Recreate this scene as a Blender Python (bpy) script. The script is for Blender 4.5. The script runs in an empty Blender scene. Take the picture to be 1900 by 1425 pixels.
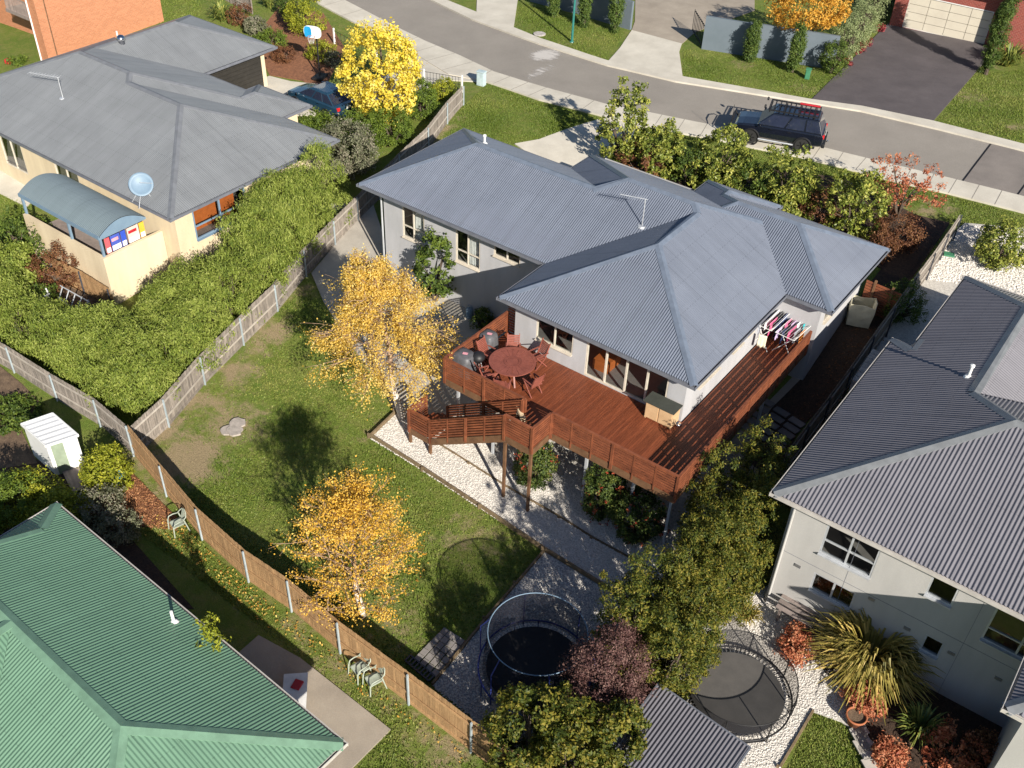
import bpy, bmesh, math, random
import numpy as np
from mathutils import Vector, Matrix

random.seed(7)
rng = np.random.default_rng(11)
sc = bpy.context.scene
COL = sc.collection
R = math.radians

# ------------------------------------------------------------------ camera
CAM = Vector((0, 0, 25.0))
F, PIT, ROL, PSI = 1880.318, 0.683513, 0.0438604, -0.6170738
cp, sp = math.cos(PIT), math.sin(PIT)
cr, sr = math.cos(ROL), math.sin(ROL)
rz = Matrix.Rotation(-PSI, 3, 'Z')
_f = rz @ Vector((0, cp, -sp)); _u0 = Vector((0, sp, cp)); _r0 = Vector((1, 0, 0))
_r = rz @ (_r0 * cr + _u0 * sr); _u = rz @ (_r0 * -sr + _u0 * cr)
cam = bpy.data.cameras.new('camera'); camo = bpy.data.objects.new('camera', cam); COL.objects.link(camo)
camo.matrix_world = Matrix((( _r.x, _u.x, -_f.x, CAM.x), (_r.y, _u.y, -_f.y, CAM.y), (_r.z, _u.z, -_f.z, CAM.z), (0, 0, 0, 1)))
cam.sensor_width = 36; cam.lens = F / 1900 * 36; cam.clip_end = 2000; cam.clip_start = 0.5
sc.camera = camo
# ------------------------------------------------------------------ light
SUN_EL, SUN_AZ = R(27.5), R(-30.5)       # azimuth of the sun, counted from +x
w = bpy.data.worlds.new('World'); sc.world = w; w.use_nodes = True
nt = w.node_tree; nt.nodes.clear()
sky = nt.nodes.new('ShaderNodeTexSky'); sky.sky_type = 'NISHITA'; sky.sun_disc = False
sky.sun_elevation = SUN_EL; sky.sun_rotation = R(90) - SUN_AZ
sky.dust_density = 0.6; sky.ozone_density = 3.0
bg = nt.nodes.new('ShaderNodeBackground'); bg.inputs[1].default_value = 0.058
out = nt.nodes.new('ShaderNodeOutputWorld')
nt.links.new(sky.outputs[0], bg.inputs[0]); nt.links.new(bg.outputs[0], out.inputs[0])
sd = Vector((math.cos(SUN_EL) * math.cos(SUN_AZ), math.cos(SUN_EL) * math.sin(SUN_AZ), math.sin(SUN_EL)))
sl = bpy.data.lights.new('sun', 'SUN'); sl.energy = 5.0; sl.angle = R(0.53); sl.color = (1, 0.93, 0.82)
slo = bpy.data.objects.new('sun', sl); COL.objects.link(slo); slo.location = (20, -20, 60)
slo.rotation_euler = sd.to_track_quat('Z', 'Y').to_euler()
sc.view_settings.view_transform = 'Standard'; sc.view_settings.look = 'None'
sc.view_settings.exposure = 0.78; sc.view_settings.gamma = 1
sc.view_settings.use_curve_mapping = False
sc.cycles.max_bounces = 6

# ------------------------------------------------------------------ pixel -> place
def ray(px, py): return _f + _r * ((px - 950) / F) - _u * ((py - 712.5) / F)
def at(px, py, z=0.0):
    d = ray(px, py); t = (z - CAM.z) / d.z
    return Vector((d.x * t, d.y * t, z))
CTRL_PX = [(870,215,-.25),(1100,250,0),(1388,270,.2),(1785,337,.5),(1560,283,.3),(1250,238,.1),(1000,178,-.1),(700,20,-.75),
 (894,158,-.3),(594,145,-1.1),(480,157,-1.15),(606,407,-2.15),(663,410,-2.0),(513,578,-2.5),(378,713,-2.9),(262,838,-3.15),
 (870,585,-2.4),(939,926,-3.3),(982,950,-3.3),(798,846,-3.1),(735,770,-3.05),(557,1225,-3.05),(877,1393,-3.15),
 (1370,1270,-3.3),(1700,1400,-3.4),(1760,480,0.0),(1600,590,-.5),(1450,800,-2.6),(1300,960,-3.25),(1750,60,.8),(1500,60,.5),
 (1100,10,.2),(860,0,-.4),(100,850,-3.4),(30,950,-3.5),(0,300,-1.8),(120,540,-2.75),(300,40,-.7),(0,100,-1.2),(650,800,-3.1),
 (900,1100,-3.2),(1000,1250,-3.25),(1650,470,-.1),(580,1400,-3.1),(1890,180,.8),(1890,430,.4),(500,60,-1.0)]
pts = [tuple(at(a, b, z)) for a, b, z in CTRL_PX] + [(30,20,-3.2),(30,50,.5),(30,90,2),(-90,20,-3.5),(-90,60,-1.5),(-30,110,1.5),(-90,110,-.5),(-30,-20,-4),(40,-20,-4),(-90,-20,-4.5)]
P = np.array(pts)
def _phi(r2): return 0.5 * r2 * np.log(r2 + 1e-9)
_n = len(P); _K = _phi(((P[:, None, :2] - P[None, :, :2]) ** 2).sum(-1)) + np.eye(_n) * 3.0
_A = np.zeros((_n + 3, _n + 3)); _A[:_n, :_n] = _K; _A[:_n, _n] = 1; _A[:_n, _n+1:] = P[:, :2]; _A[_n:, :_n] = _A[:_n, _n:].T
_W = np.linalg.solve(_A, np.concatenate([P[:, 2], np.zeros(3)]))
def Tn(x, y):
    x = np.asarray(x, float); y = np.asarray(y, float)
    xc = np.clip(x, -95, 45); yc = np.clip(y, -25, 115)
    o = _W[_n] + _W[_n+1] * xc + _W[_n+2] * yc
    for i in range(_n): o = o + _W[i] * _phi((xc - P[i, 0]) ** 2 + (yc - P[i, 1]) ** 2)
    return o
def T(x, y): return float(Tn(x, y))
def cpt(px, py, h=0.0):                  # place whose point h above the ground is seen at the pixel
    z = -1.5
    for _ in range(14):
        v = at(px, py, z + h); z = 0.4 * z + 0.6 * T(v.x, v.y)
    return Vector((v.x, v.y, T(v.x, v.y)))
def G(px, py): return cpt(px, py, 0)

# ------------------------------------------------------------------ materials
def N(nt, t, **k):
    n = nt.nodes.new(t)
    for a, b in k.items(): setattr(n, a, b)
    return n
MATS = {}
def mat(name, c1, c2=None, rough=0.7, scale=3.0, bump=0.0, bscale=40.0, metal=0.0, rnd=0.0, fine=0.0, spec=0.4, contrast=(.35, .65), stretch=None, coat=0.0):
    if name in MATS: return MATS[name]
    m = bpy.data.materials.new(name); m.use_nodes = True; t = m.node_tree; L = t.links.new
    b = t.nodes['Principled BSDF']; b.inputs['Roughness'].default_value = rough; b.inputs['Metallic'].default_value = metal
    b.inputs['Specular IOR Level'].default_value = spec; b.inputs['Coat Weight'].default_value = coat
    c2 = c2 or tuple(x * 0.78 for x in c1)
    geo = N(t, 'ShaderNodeNewGeometry'); pos = geo.outputs['Position']
    if stretch:
        mp = N(t, 'ShaderNodeMapping'); mp.inputs['Scale'].default_value = stretch; L(pos, mp.inputs['Vector']); pos = mp.outputs[0]
    no = N(t, 'ShaderNodeTexNoise'); no.inputs['Scale'].default_value = scale; no.inputs['Detail'].default_value = 6; no.inputs['Roughness'].default_value = .62
    L(pos, no.inputs['Vector'])
    rp = N(t, 'ShaderNodeMapRange'); rp.inputs[1].default_value, rp.inputs[2].default_value = contrast
    L(no.outputs[0], rp.inputs[0])
    mx = N(t, 'ShaderNodeMix', data_type='RGBA'); mx.inputs[6].default_value = (*c1, 1); mx.inputs[7].default_value = (*c2, 1)
    L(rp.outputs[0], mx.inputs[0]); col = mx.outputs[2]
    if fine:
        n2 = N(t, 'ShaderNodeTexNoise'); n2.inputs['Scale'].default_value = bscale; n2.inputs['Detail'].default_value = 3; L(pos, n2.inputs['Vector'])
        r2 = N(t, 'ShaderNodeMapRange'); r2.inputs[1].default_value = .3; r2.inputs[2].default_value = .7; r2.inputs[3].default_value = 1 - fine; r2.inputs[4].default_value = 1 + fine
        L(n2.outputs[0], r2.inputs[0]); h = N(t, 'ShaderNodeVectorMath', operation='SCALE'); L(col, h.inputs[0]); L(r2.outputs[0], h.inputs['Scale']); col = h.outputs[0]
    if rnd:
        oi = N(t, 'ShaderNodeObjectInfo'); r3 = N(t, 'ShaderNodeMapRange'); r3.inputs[3].default_value = 1 - rnd; r3.inputs[4].default_value = 1 + rnd
        L(oi.outputs['Random'], r3.inputs[0]); h = N(t, 'ShaderNodeVectorMath', operation='SCALE'); L(col, h.inputs[0]); L(r3.outputs[0], h.inputs['Scale']); col = h.outputs[0]
    L(col, b.inputs['Base Color'])
    if bump:
        n3 = N(t, 'ShaderNodeTexNoise'); n3.inputs['Scale'].default_value = bscale; n3.inputs['Detail'].default_value = 4; L(pos, n3.inputs['Vector'])
        bp = N(t, 'ShaderNodeBump'); bp.inputs['Strength'].default_value = bump; bp.inputs['Distance'].default_value = 0.02
        L(n3.outputs[0], bp.inputs['Height']); L(bp.outputs[0], b.inputs['Normal'])
    MATS[name] = m
    return m

def leafmat(name, ca, cb, cc, trans=0.3, rough=0.55):
    """ca, cb, cc: leaf colours from old to young; every leaf carries its own age value."""
    m = bpy.data.materials.new(name); m.use_nodes = True; t = m.node_tree; L = t.links.new
    b = t.nodes['Principled BSDF']; b.inputs['Roughness'].default_value = rough; b.inputs['Specular IOR Level'].default_value = .3
    a = N(t, 'ShaderNodeAttribute', attribute_name='age'); r = N(t, 'ShaderNodeValToRGB')
    r.color_ramp.elements[0].color = (*ca, 1); r.color_ramp.elements[1].color = (*cc, 1)
    e = r.color_ramp.elements.new(.5); e.color = (*cb, 1)
    L(a.outputs['Fac'], r.inputs[0]); L(r.outputs[0], b.inputs['Base Color'])
    tr = N(t, 'ShaderNodeBsdfTranslucent'); L(r.outputs[0], tr.inputs[0]); ms = N(t, 'ShaderNodeMixShader'); ms.inputs[0].default_value = trans
    o = t.nodes['Material Output']; L(b.outputs[0], ms.inputs[1]); L(tr.outputs[0], ms.inputs[2]); L(ms.outputs[0], o.inputs[0])
    return m

# roof sheet material: corrugations are modelled; uv = metres along eave and along slope
def roofmat(name, c, rough=0.45, var=.06):
    m = bpy.data.materials.new(name); m.use_nodes = True; t = m.node_tree; L = t.links.new
    b = t.nodes['Principled BSDF']; b.inputs['Roughness'].default_value = rough; b.inputs['Specular IOR Level'].default_value = .5
    uv = N(t, 'ShaderNodeUVMap'); uv.uv_map = 'UVMap'; sx = N(t, 'ShaderNodeSeparateXYZ'); L(uv.outputs[0], sx.inputs[0])
    def line(o, per, wd):
        a = N(t, 'ShaderNodeMath', operation='DIVIDE'); L(o, a.inputs[0]); a.inputs[1].default_value = per
        f = N(t, 'ShaderNodeMath', operation='FRACT'); L(a.outputs[0], f.inputs[0])
        l = N(t, 'ShaderNodeMath', operation='LESS_THAN'); L(f.outputs[0], l.inputs[0]); l.inputs[1].default_value = wd / per
        return l.outputs[0]
    lap = line(sx.outputs[0], 0.762, .022); scr = line(sx.outputs[1], 0.9, .035); dots = line(sx.outputs[0], .19, .09)
    sd_ = N(t, 'ShaderNodeMath', operation='MULTIPLY'); L(scr, sd_.inputs[0]); L(dots, sd_.inputs[1])
    sm = N(t, 'ShaderNodeMath', operation='MAXIMUM'); L(lap, sm.inputs[0]); L(sd_.outputs[0], sm.inputs[1])
    geo = N(t, 'ShaderNodeNewGeometry'); no = N(t, 'ShaderNodeTexNoise'); no.inputs['Scale'].default_value = .5; no.inputs['Detail'].default_value = 8; no.inputs['Roughness'].default_value = .65
    L(geo.outputs['Position'], no.inputs['Vector'])
    mr = N(t, 'ShaderNodeMapRange'); mr.inputs[1].default_value = .3; mr.inputs[2].default_value = .7; mr.inputs[3].default_value = 1 - var; mr.inputs[4].default_value = 1 + var
    L(no.outputs[0], mr.inputs[0])
    mp = N(t, 'ShaderNodeMapping'); mp.inputs['Scale'].default_value = (2.6, .22, 1); L(uv.outputs[0], mp.inputs['Vector'])
    n2 = N(t, 'ShaderNodeTexNoise'); n2.inputs['Scale'].default_value = 1; n2.inputs['Detail'].default_value = 6; n2.inputs['Roughness'].default_value = .7; L(mp.outputs[0], n2.inputs['Vector'])
    m2 = N(t, 'ShaderNodeMapRange'); m2.inputs[1].default_value = .3; m2.inputs[2].default_value = .7; m2.inputs[3].default_value = .9; m2.inputs[4].default_value = 1.08; L(n2.outputs[0], m2.inputs[0])
    mm = N(t, 'ShaderNodeMath', operation='MULTIPLY'); L(mr.outputs[0], mm.inputs[0]); L(m2.outputs[0], mm.inputs[1])
    k = N(t, 'ShaderNodeMath', operation='MULTIPLY_ADD'); L(sm.outputs[0], k.inputs[0]); k.inputs[1].default_value = -.2; L(mm.outputs[0], k.inputs[2])
    h = N(t, 'ShaderNodeVectorMath', operation='SCALE'); h.inputs[0].default_value = c; L(k.outputs[0], h.inputs['Scale']); L(h.outputs[0], b.inputs['Base Color'])
    r2 = N(t, 'ShaderNodeMapRange'); r2.inputs[3].default_value = rough - .08; r2.inputs[4].default_value = rough + .12; L(no.outputs[0], r2.inputs[0]); L(r2.outputs[0], b.inputs['Roughness'])
    return m

def brickmat(name, c1, c2, mortar, sc_=1.0):
    m = bpy.data.materials.new(name); m.use_nodes = True; t = m.node_tree; L = t.links.new
    b = t.nodes['Principled BSDF']; b.inputs['Roughness'].default_value = .85
    geo = N(t, 'ShaderNodeNewGeometry'); sx = N(t, 'ShaderNodeSeparateXYZ'); L(geo.outputs['Position'], sx.inputs[0])
    ad = N(t, 'ShaderNodeMath', operation='ADD'); L(sx.outputs[0], ad.inputs[0]); L(sx.outputs[1], ad.inputs[1])
    cx = N(t, 'ShaderNodeCombineXYZ'); L(ad.outputs[0], cx.inputs[0]); L(sx.outputs[2], cx.inputs[1])
    br = N(t, 'ShaderNodeTexBrick'); br.inputs['Scale'].default_value = 1; br.inputs['Brick Width'].default_value = .24 * sc_; br.inputs['Row Height'].default_value = .086 * sc_
    br.inputs['Mortar Size'].default_value = .008; br.inputs['Color1'].default_value = (*c1, 1); br.inputs['Color2'].default_value = (*c2, 1); br.inputs['Mortar'].default_value = (*mortar, 1)
    L(cx.outputs[0], br.inputs['Vector']); L(br.outputs[0], b.inputs['Base Color'])
    bp = N(t, 'ShaderNodeBump'); bp.inputs['Distance'].default_value = -.01; L(br.outputs['Fac'], bp.inputs['Height']); L(bp.outputs[0], b.inputs['Normal'])
    return m

def glassmat():
    m = bpy.data.materials.new('window_glass'); m.use_nodes = True; t = m.node_tree; L = t.links.new; t.nodes.remove(t.nodes['Principled BSDF'])
    tr = N(t, 'ShaderNodeBsdfTransparent'); tr.inputs[0].default_value = (.8, .84, .84, 1)
    gl = N(t, 'ShaderNodeBsdfGlossy'); gl.inputs['Roughness'].default_value = .03
    fr = N(t, 'ShaderNodeLayerWeight'); fr.inputs[0].default_value = .5; pw = N(t, 'ShaderNodeMath', operation='POWER'); L(fr.outputs['Facing'], pw.inputs[0]); pw.inputs[1].default_value = 3.0
    ma = N(t, 'ShaderNodeMath', operation='MULTIPLY_ADD'); ma.inputs[1].default_value = .7; ma.inputs[2].default_value = .07; ma.use_clamp = True; L(pw.outputs[0], ma.inputs[0])
    mx = N(t, 'ShaderNodeMixShader'); L(ma.outputs[0], mx.inputs[0]); L(tr.outputs[0], mx.inputs[1]); L(gl.outputs[0], mx.inputs[2])
    L(mx.outputs[0], t.nodes['Material Output'].inputs[0]); return m

def netmat():
    m = bpy.data.materials.new('safety_net'); m.use_nodes = True; t = m.node_tree; L = t.links.new; t.nodes.remove(t.nodes['Principled BSDF'])
    tr = N(t, 'ShaderNodeBsdfTransparent'); df = N(t, 'ShaderNodeBsdfDiffuse'); df.inputs[0].default_value = (.02, .02, .025, 1)
    mx = N(t, 'ShaderNodeMixShader'); mx.inputs[0].default_value = .5; L(tr.outputs[0], mx.inputs[1]); L(df.outputs[0], mx.inputs[2])
    L(mx.outputs[0], t.nodes['Material Output'].inputs[0]); return m

M = dict(
 glass=glassmat(), net=netmat(),
 render=mat('grey_render', (.43,.43,.445), (.36,.36,.37), .85, 1.1, .12, 60, fine=.04, stretch=(1,1,.25)),
 render2=mat('warm_grey_render', (.43,.42,.405), (.37,.362,.35), .85, 1.0, .12, 60, fine=.04, stretch=(1,1,.25)),
 cream=mat('cream_render', (.66,.55,.38), (.54,.44,.30), .85, 1.0, .15, 50, fine=.04, stretch=(1,1,.25)),
 wallgrey=mat('slate_painted_wall', (.135,.165,.195), (.115,.145,.17), .8, .8, .1, 40),
 frame=mat('beige_window_frame', (.62,.56,.47), rough=.4, rnd=.02),
 alu=mat('light_aluminium', (.55,.57,.6), rough=.35, metal=.3),
 white=mat('white_paint', (.75,.75,.74), (.68,.68,.66), .45, 2),
 black=mat('black_plastic', (.015,.015,.017), rough=.5),
 dkgrey=mat('dark_grey_metal', (.06,.065,.08), rough=.45),
 gutter=mat('grey_gutter', (.16,.17,.2), rough=.4),
 gutterlt=mat('pale_gutter', (.5,.47,.44), rough=.4),
 soffit=mat('soffit_board', (.35,.35,.35), rough=.8),
 deck=mat('stained_decking', (.22,.062,.026), (.14,.038,.017), .5, 2.5, .2, 60, rnd=.16, fine=.12, stretch=(6,.6,1)),
 rail=mat('stained_rail_timber', (.235,.075,.034), (.14,.045,.022), .55, 3, .15, 60, rnd=.14, fine=.1),
 deckbeam=mat('brown_beam', (.17,.09,.045), (.11,.055,.028), .7, 3, .2, 40, rnd=.08),
 railt=mat('weathered_rail', (.42,.38,.33), (.32,.28,.24), .9, 3, rnd=.08),
 paling=mat('weathered_paling', (.29,.25,.215), (.16,.14,.12), .9, 2.5, .3, 50, rnd=.22, fine=.15, stretch=(3,3,.7)),
 palingn=mat('orange_paling', (.38,.235,.115), (.27,.16,.075), .85, 2.5, .3, 50, rnd=.14, fine=.12, stretch=(3,3,.7)),
 postst=mat('pale_steel_post', (.36,.42,.45), rough=.45),
 sleeper=mat('sleeper_timber', (.23,.17,.10), (.13,.09,.05), .9, 4, .3, 40, rnd=.15, fine=.15),
 concrete=mat('concrete', (.60,.56,.48), (.46,.425,.36), .9, .7, .15, 30, fine=.07, contrast=(.3,.7)),
 concdk=mat('weathered_concrete', (.36,.31,.25), (.27,.23,.185), .9, .8, .15, 30, fine=.08, contrast=(.3,.7)),
 slab=mat('paving_slab', (.24,.22,.21), (.18,.165,.155), .85, 2, .1, 30, rnd=.1, fine=.06),
 asphalt=mat('asphalt', (.285,.258,.226), (.225,.203,.178), .9, .45, .3, 50, fine=.2, contrast=(.25,.75)),
 asphaltnew=mat('dark_asphalt', (.11,.095,.098), (.075,.065,.068), .85, .7, .3, 55, fine=.2, contrast=(.3,.7)),
 asphpatch=mat('asphalt_patch', (.225,.198,.178), (.17,.15,.136), .9, .5, .3, 55, fine=.18),
 seal=mat('bitumen_seal', (.012,.012,.013), rough=.5),
 paint=mat('worn_white_stain', (.52,.48,.45), (.32,.29,.27), .9, 5, .1, 30, fine=.2),
 gravel=mat('white_gravel', (.56,.53,.48), (.40,.375,.34), .95, 9, .45, 45, fine=.3),
 pebble=mat('white_pebble', (.68,.64,.59), (.48,.45,.41), .9, 14, 0),
 mulch=mat('bark_mulch', (.07,.042,.027), (.032,.021,.015), .95, 9, .8, 30, fine=.4),
 mulchred=mat('red_bark_mulch', (.27,.12,.06), (.15,.065,.035), .95, 7, .7, 30, fine=.4),
 soil=mat('garden_soil', (.16,.11,.07), (.09,.06,.04), .95, 4, .7, 30, fine=.3),
 bark=mat('bark', (.12,.09,.065), (.06,.045,.035), .9, 12, .4, 40),
 twig=mat('pale_brown_twig', (.36,.25,.17), (.22,.14,.09), .85, 9),
 birch=mat('birch_bark', (.66,.60,.53), (.30,.24,.19), .8, 7, .2, 40, contrast=(.5,.7), stretch=(1,1,3)),
 furn=mat('oiled_outdoor_timber', (.26,.082,.058), (.19,.058,.042), .5, 6, .05, 40, rnd=.1, fine=.06),
 pvc=mat('pale_plastic', (.36,.40,.33), (.29,.33,.27), .5, 5),
 bagm=mat('woven_bulk_bag', (.56,.53,.40), (.44,.41,.30), .85, 3, .3, 30),
 coverm=mat('grey_fabric_cover', (.10,.10,.11), (.07,.07,.075), .5, 6, .3, 12),
 cabm=mat('plywood_cabinet', (.58,.39,.22), (.50,.33,.18), .7, 3, fine=.05),
 carb=mat('near_black_blue_car_paint', (.007,.009,.017), (.006,.008,.014), .22, 2, coat=1.0, spec=.5),
 car2=mat('teal_blue_car_paint', (.015,.045,.08), (.012,.038,.07), .25, 2, coat=1.0),
 carglass=mat('tinted_car_glass', (.02,.026,.05), rough=.05, spec=.9),
 tyre=mat('tyre_rubber', (.02,.02,.02), rough=.85), rim=mat('black_rim', (.03,.03,.032), rough=.35, metal=.6),
 chrome=mat('chrome', (.7,.7,.72), rough=.15, metal=1.0), redl=mat('red_lamp', (.6,.02,.02), rough=.2),
 redp=mat('red_plastic', (.45,.02,.03), rough=.5), matt=mat('dull_steel', (.3,.3,.31), rough=.5, metal=.6),
 mat_black=mat('trampoline_mat', (.018,.018,.02), (.012,.012,.014), .7, 6, fine=.1),
 mat_grey=mat('faded_trampoline_mat', (.105,.098,.092), (.085,.08,.076), .75, 2, fine=.05),
 bluep=mat('blue_tube', (.035,.05,.22), rough=.4), greenp=mat('green_plastic', (.06,.22,.12), rough=.5),
 lampg=mat('green_painted_steel', (.03,.17,.15), rough=.4), bluebin=mat('bright_blue_plastic', (.02,.3,.6), rough=.4),
 pinkl=mat('pink_label', (.75,.35,.4), rough=.5), terra=mat('terracotta', (.4,.14,.06), (.3,.1,.045), .8, 5),
 doorg=mat('garage_panel', (.60,.55,.45), (.55,.50,.41), .6, 1), doord=mat('dark_roller_door', (.035,.032,.028), rough=.5),
 floorin=mat('interior_floor', (.22,.20,.19), rough=.5), orangein=mat('interior_orange', (.5,.13,.03), rough=.6), dkwood=mat('interior_dark_timber', (.09,.035,.02), rough=.5),
 curtain=mat('white_curtain', (.75,.74,.72), rough=.9), dish=mat('grey_blue_dish', (.17,.25,.33), (.15,.22,.30), .5, 3),
 brick=brickmat('orange_brick', (.52,.215,.105), (.43,.17,.08), (.46,.27,.17)), brickr=brickmat('red_brick', (.32,.07,.05), (.24,.05,.038), (.36,.22,.18)),
 rockm=mat('lawn_rock', (.42,.37,.33), (.28,.25,.22), .9, 6, .4, 20), greydeck=mat('weathered_boards', (.27,.22,.2), (.2,.165,.15), .9, 3, .2, 40, rnd=.15, fine=.1),
 dogm=mat('golden_dog_fur', (.62,.48,.32), (.5,.37,.23), .9, 14, .3, 60), denim=mat('dark_blue_cloth', (.03,.045,.11), rough=.9),
)
R_MAIN = roofmat('slate_blue_roof_sheet', (.125,.143,.185), .36)
R_RIGHT = roofmat('grey_roof_sheet', (.15,.146,.165), .38)
R_LEFT = roofmat('weathered_grey_roof_sheet', (.18,.19,.202), .45, .1)
R_GREEN = roofmat('green_roof_sheet', (.12,.225,.15), .42)
R_PATIO = roofmat('patio_roof_sheet', (.15,.19,.21), .4)

# ------------------------------------------------------------------ mesh helpers
def tag(o, label=None, cat=None, group=None, kind=None):
    if label: o['label'] = label
    if cat: o['category'] = cat
    if group: o['group'] = group
    if kind: o['kind'] = kind
    return o
class Frame:                            # an Empty with its own matrix, so parts can be built in world coordinates
    pass
MW = {}
def thing(name, loc, label, cat, rot=0.0, group=None, tilt=None):
    o = bpy.data.objects.new(name, None); COL.objects.link(o); o.location = loc; o.rotation_euler = (0, 0, rot); o.empty_display_size = .2
    if tilt: o.rotation_euler = (tilt[0], tilt[1], rot)
    MW[o.name] = Matrix.Translation(Vector(loc)) @ o.rotation_euler.to_matrix().to_4x4()
    return tag(o, label, cat, group)
class MB:
    def __init__(s): s.v = []; s.f = []; s.uv = None
    def add(s, vs, fs):
        n = len(s.v); s.v += [tuple(v) for v in vs]; s.f += [tuple(i + n for i in f) for f in fs]; return s
    def box(s, a, b):                   # axis-aligned from corner a to corner b
        (x0, y0, z0), (x1, y1, z1) = a, b
        return s.add([(x0,y0,z0),(x1,y0,z0),(x1,y1,z0),(x0,y1,z0),(x0,y0,z1),(x1,y0,z1),(x1,y1,z1),(x0,y1,z1)],
                     [(0,3,2,1),(4,5,6,7),(0,1,5,4),(1,2,6,5),(2,3,7,6),(3,0,4,7)])
    def obox(s, c, size, rot=0.0, mtx=None):    # centre, full size, z-rotation
        m = (mtx or Matrix.Rotation(rot, 3, 'Z')); x, y, z = (q / 2 for q in size); c = Vector(c)
        vs = [c + m @ Vector(p) for p in ((-x,-y,-z),(x,-y,-z),(x,y,-z),(-x,y,-z),(-x,-y,z),(x,-y,z),(x,y,z),(-x,y,z))]
        return s.add(vs, [(0,3,2,1),(4,5,6,7),(0,1,5,4),(1,2,6,5),(2,3,7,6),(3,0,4,7)])
    def bar(s, a, b, w, h):             # a beam between two points, w wide, h high
        a = Vector(a); b = Vector(b); d = (b - a); l = d.length
        if l < 1e-6: return s
        d.normalize(); side = d.cross(Vector((0, 0, 1)))
        if side.length < 1e-4: side = Vector((1, 0, 0))
        side.normalize(); up = side.cross(d)
        m = Matrix((side, d, up)).transposed()
        return s.obox((a + b) / 2, (w, l, h), mtx=m)
    def tube(s, p, r, n=8, cap=True):   # polyline p with radii r
        p = [Vector(q) for q in p]; r = r if hasattr(r, '__len__') else [r] * len(p); rings = []; vs = []; fs = []
        ref = None
        for i, q in enumerate(p):
            d = (p[min(i + 1, len(p) - 1)] - p[max(i - 1, 0)]).normalized()
            if ref is None: ref = d.orthogonal().normalized()
            ref = (ref - d * ref.dot(d)); ref = ref.normalized() if ref.length > 1e-5 else d.orthogonal().normalized()
            o2 = d.cross(ref)
            for k in range(n):
                a = 2 * math.pi * k / n; vs.append(q + (ref * math.cos(a) + o2 * math.sin(a)) * r[i])
        for i in range(len(p) - 1):
            for k in range(n): fs.append((i*n+k, i*n+(k+1) % n, (i+1)*n+(k+1) % n, (i+1)*n+k))
        if cap: fs.append(tuple(range(n))[::-1]); fs.append(tuple((len(p)-1)*n + k for k in range(n)))
        return s.add(vs, fs)
    def ring(s, c, R_, r, n=40, k=6, axis=None, sx=1, a0=0, a1=2*math.pi):
        m = Matrix.Identity(3) if axis is None else Vector(axis).to_track_quat('Z', 'Y').to_matrix()
        full = abs(a1 - a0 - 2*math.pi) < 1e-6; vs = []; fs = []; c = Vector(c)
        nn = n if full else n + 1
        for i in range(nn):
            a = a0 + (a1 - a0) * i / n
            for j in range(k):
                b = 2*math.pi*j/k; q = R_ + r*math.cos(b)
                vs.append(c + m @ Vector((q*math.cos(a)*sx, q*math.sin(a), r*math.sin(b))))
        for i in range(n):
            for j in range(k): fs.append((i*k+j, ((i+1) % nn)*k+j, ((i+1) % nn)*k+(j+1) % k, i*k+(j+1) % k))
        return s.add(vs, fs)
    def lathe(s, c, prof, n=20, mtx=None):
        c = Vector(c); vs = []; fs = []; mtx = mtx or Matrix.Identity(3)
        for r_, z in prof:
            for k in range(n):
                a = 2*math.pi*k/n; vs.append(c + mtx @ Vector((r_*math.cos(a), r_*math.sin(a), z)))
        for i in range(len(prof)-1):
            for k in range(n): fs.append((i*n+k, i*n+(k+1) % n, (i+1)*n+(k+1) % n, (i+1)*n+k))
        fs.append(tuple(range(n))[::-1]); fs.append(tuple((len(prof)-1)*n+k for k in range(n)))
        return s.add(vs, fs)
    def prism(s, poly, z0, z1):         # poly: list of (x, y) ccw
        n = len(poly); vs = [(x, y, z0) for x, y in poly] + [(x, y, z1) for x, y in poly]
        fs = [tuple(range(n))[::-1], tuple(range(n, 2*n))] + [(i, (i+1) % n, n+(i+1) % n, n+i) for i in range(n)]
        return s.add(vs, fs)
    def build(s, name, m, parent=None, local=False, smooth=False, label=None, cat=None, group=None, kind=None, bevel=0):
        me = bpy.data.meshes.new(name); vs = s.v; loc = None
        if parent is not None and not local:
            inv = MW[parent.name].inverted(); vs = [inv @ Vector(v) for v in vs]
        elif parent is None:
            a = np.array([tuple(v) for v in vs]); c = (a.min(0) + a.max(0)) / 2; c[2] = a[:, 2].min(); vs = a - c; loc = c
        me.from_pydata([tuple(v) for v in vs], [], s.f); me.materials.append(m)
        if s.uv:
            ul = me.uv_layers.new(name='UVMap'); ul.data.foreach_set('uv', np.array([c for f in s.uv for uv in f for c in uv], dtype=np.float32))
        if smooth: me.shade_smooth()
        o = bpy.data.objects.new(name, me); COL.objects.link(o)
        if parent is not None: o.parent = parent; MW[o.name] = MW[parent.name]
        elif loc is not None: o.location = loc; MW[o.name] = Matrix.Translation(Vector(loc))
        if bevel:
            bv = o.modifiers.new('bevel', 'BEVEL'); bv.width = bevel; bv.segments = 2; bv.limit_method = 'ANGLE'
        return tag(o, label, cat, group, kind)
UNIT = {}
def unit(m):                            # shared unit cube per material
    if m.name not in UNIT:
        mb = MB().box((-.5,-.5,-.5), (.5,.5,.5)); me = bpy.data.meshes.new('board_' + m.name); me.from_pydata(mb.v, [], mb.f); me.materials.append(m); UNIT[m.name] = me
    return UNIT[m.name]
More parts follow.
